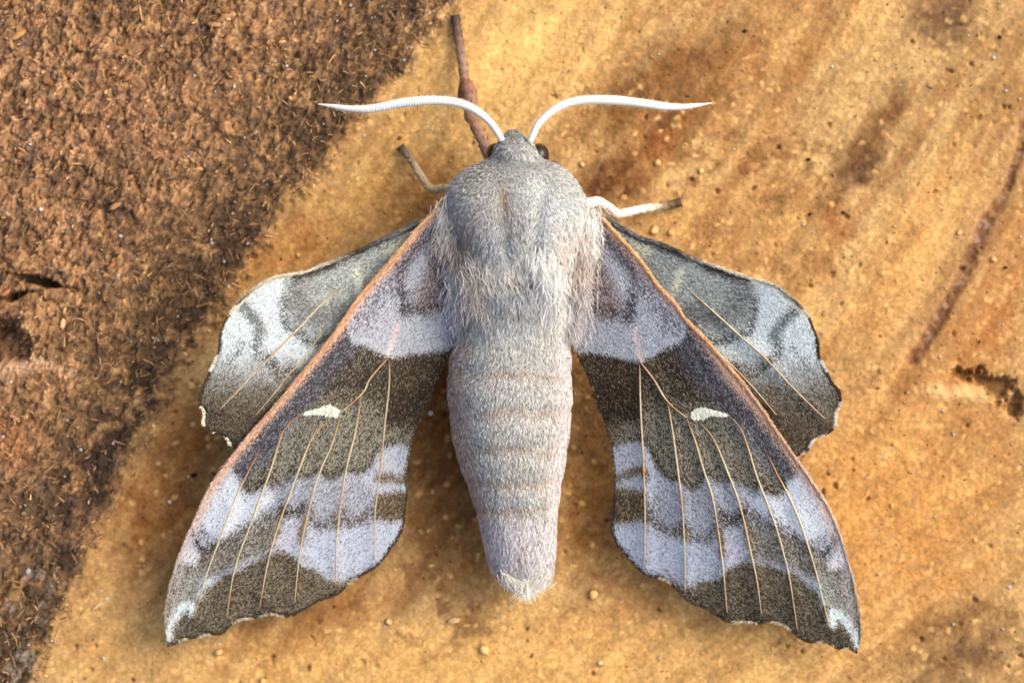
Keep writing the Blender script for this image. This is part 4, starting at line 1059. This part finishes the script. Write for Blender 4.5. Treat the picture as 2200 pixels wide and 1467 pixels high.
# whitish specks of mould
x, y, s_ = scatter(900, lambda a, b, c: (r2.random(len(c)) < np.where((c > 0) & (c < 330), .75, .22)), r2)
n = len(x); v, f = rock(0, r2, 1, .8, .7)
sz = np.exp(r2.normal(math.log(.012), .4, n))
v_, f_, c_ = inst_mesh('', v, f, place(x, y, .014), r2.uniform(0, 6.28, n), np.stack([sz, sz, sz * .7], 1), np.tile(lin((206, 204, 208)), (n, 1)) * r2.uniform(.6, 1.1, n)[:, None], None)
obj('mould_specks', mesh_np('mould_specks', v_, f_, M_CRUMB, c_, False), kind='stuff', label='tiny whitish specks scattered over the wood', cat='specks')

# single crumbs that stand out
def crumb(name, px, py, sx, sy, sz, rot, col, label, group=None, cat='crumb'):
    v, f = rock(0, r2, 1, 1, 1)
    c = np.tile(lin(col), (len(v), 1)) * r2.uniform(.85, 1.1, (len(v), 1))
    o = obj(name, mesh_np(name, v, f, M_CRUMB, c, True), label=label, cat=cat, group=group)
    o.location = ((px - 1100) / PXU, (733.5 - py) / PXU, float(ground(px, py)) + sz / PXU * .5)
    o.scale = (sx / PXU, sy / PXU, sz / PXU); o.rotation_euler = (0, 0, math.radians(rot))
    return o
PALE = 'rounded pale yellow wood crumb lying on the orange wood'
OWN = {(1275, 1276): 'pale wood crumb between the abdomen tip and a forewing hind corner', (1405, 495): 'pale wood crumb just below the white middle leg', (1505, 368): 'pale wood crumb beside the dark brown stain beyond the white leg',
       (1412, 350): 'orange tinted wood crumb inside the dark brown stain above the white leg', (1250, 355): 'small pale wood crumb beside the furry shoulder near the eye', (1440, 535): 'pale wood crumb lying along the leading edge of the greyer hindwing',
       (470, 1400): 'pale wood crumb just below the forewing tip near the crumbly border', (835, 1335): 'pale wood crumb below the scalloped edge of the forewing with bristly costa', (2135, 558): 'pale wood crumb beside the long dark groove', (600 + 40, 600): 'pale wood crumb behind the leading edge of the paler hindwing',
       (1040, 1395): 'largest pale wood crumb, lying straight below the abdomen tip'}
for px, py, s in ((1275, 1276, 12), (1405, 495, 12), (1505, 368, 8), (1412, 350, 9), (1250, 355, 7), (1040, 1395, 14), (835, 1335, 10), (470, 1400, 10), (565, 1462, 9), (640, 548, 6), (1440, 500, 9), (2135, 558, 8), (2060, 500, 7), (1290, 1425, 7), (2095, 1160, 6), (1915, 1085, 6)):
    key = (640, 600) if px == 640 else ((1440, 535) if px == 1440 else (px, py))
    crumb('wood_crumb', px, py, s, s * .85, s * .7, r2.uniform(0, 360), (226, 184, 122), OWN.get(key, PALE), 'pale wood crumbs on the orange wood')
crumb('wood_splinter', 210, 1302, 16, 4, 5, 40, (222, 192, 140), 'pale flat wood splinter beside the dark crumbly border near the wing tip', cat='splinter')
crumb('wood_splinter', 975, 1332, 17, 8, 8, 12, (226, 190, 132), 'pale wedge shaped wood splinter below the tip of the abdomen', cat='splinter')
crumb('frass_pellet', 417, 1020, 7, 5, 5, 5, (30, 24, 20), 'tiny black pellet beside the forewing with the bristly edge', cat='pellet')
DKL = {(1599, 68): 'tiny dark pellet in the brown stained patch beyond an antenna tip', (2148, 80): 'tiny dark pellet beside the greyish stain away from the moth', (1812, 457): 'tiny dark pellet beside a small reddish stain'}
DKP = 'tiny dark grey pellet on the orange wood'
for px, py in ((1599, 68), (2148, 80), (1737, 343), (1812, 457), (2160, 575), (1740, 460)):
    crumb('dark_pellet', px, py, 5, 4, 4, r2.uniform(0, 180), (56, 48, 42), DKL.get((px, py), DKP), 'tiny dark pellets on the orange wood', 'pellet')
crumb('mould_tuft', 925, 888, 6, 6, 6, 0, (232, 230, 230), 'small white speck between forewing and abdomen', cat='speck')
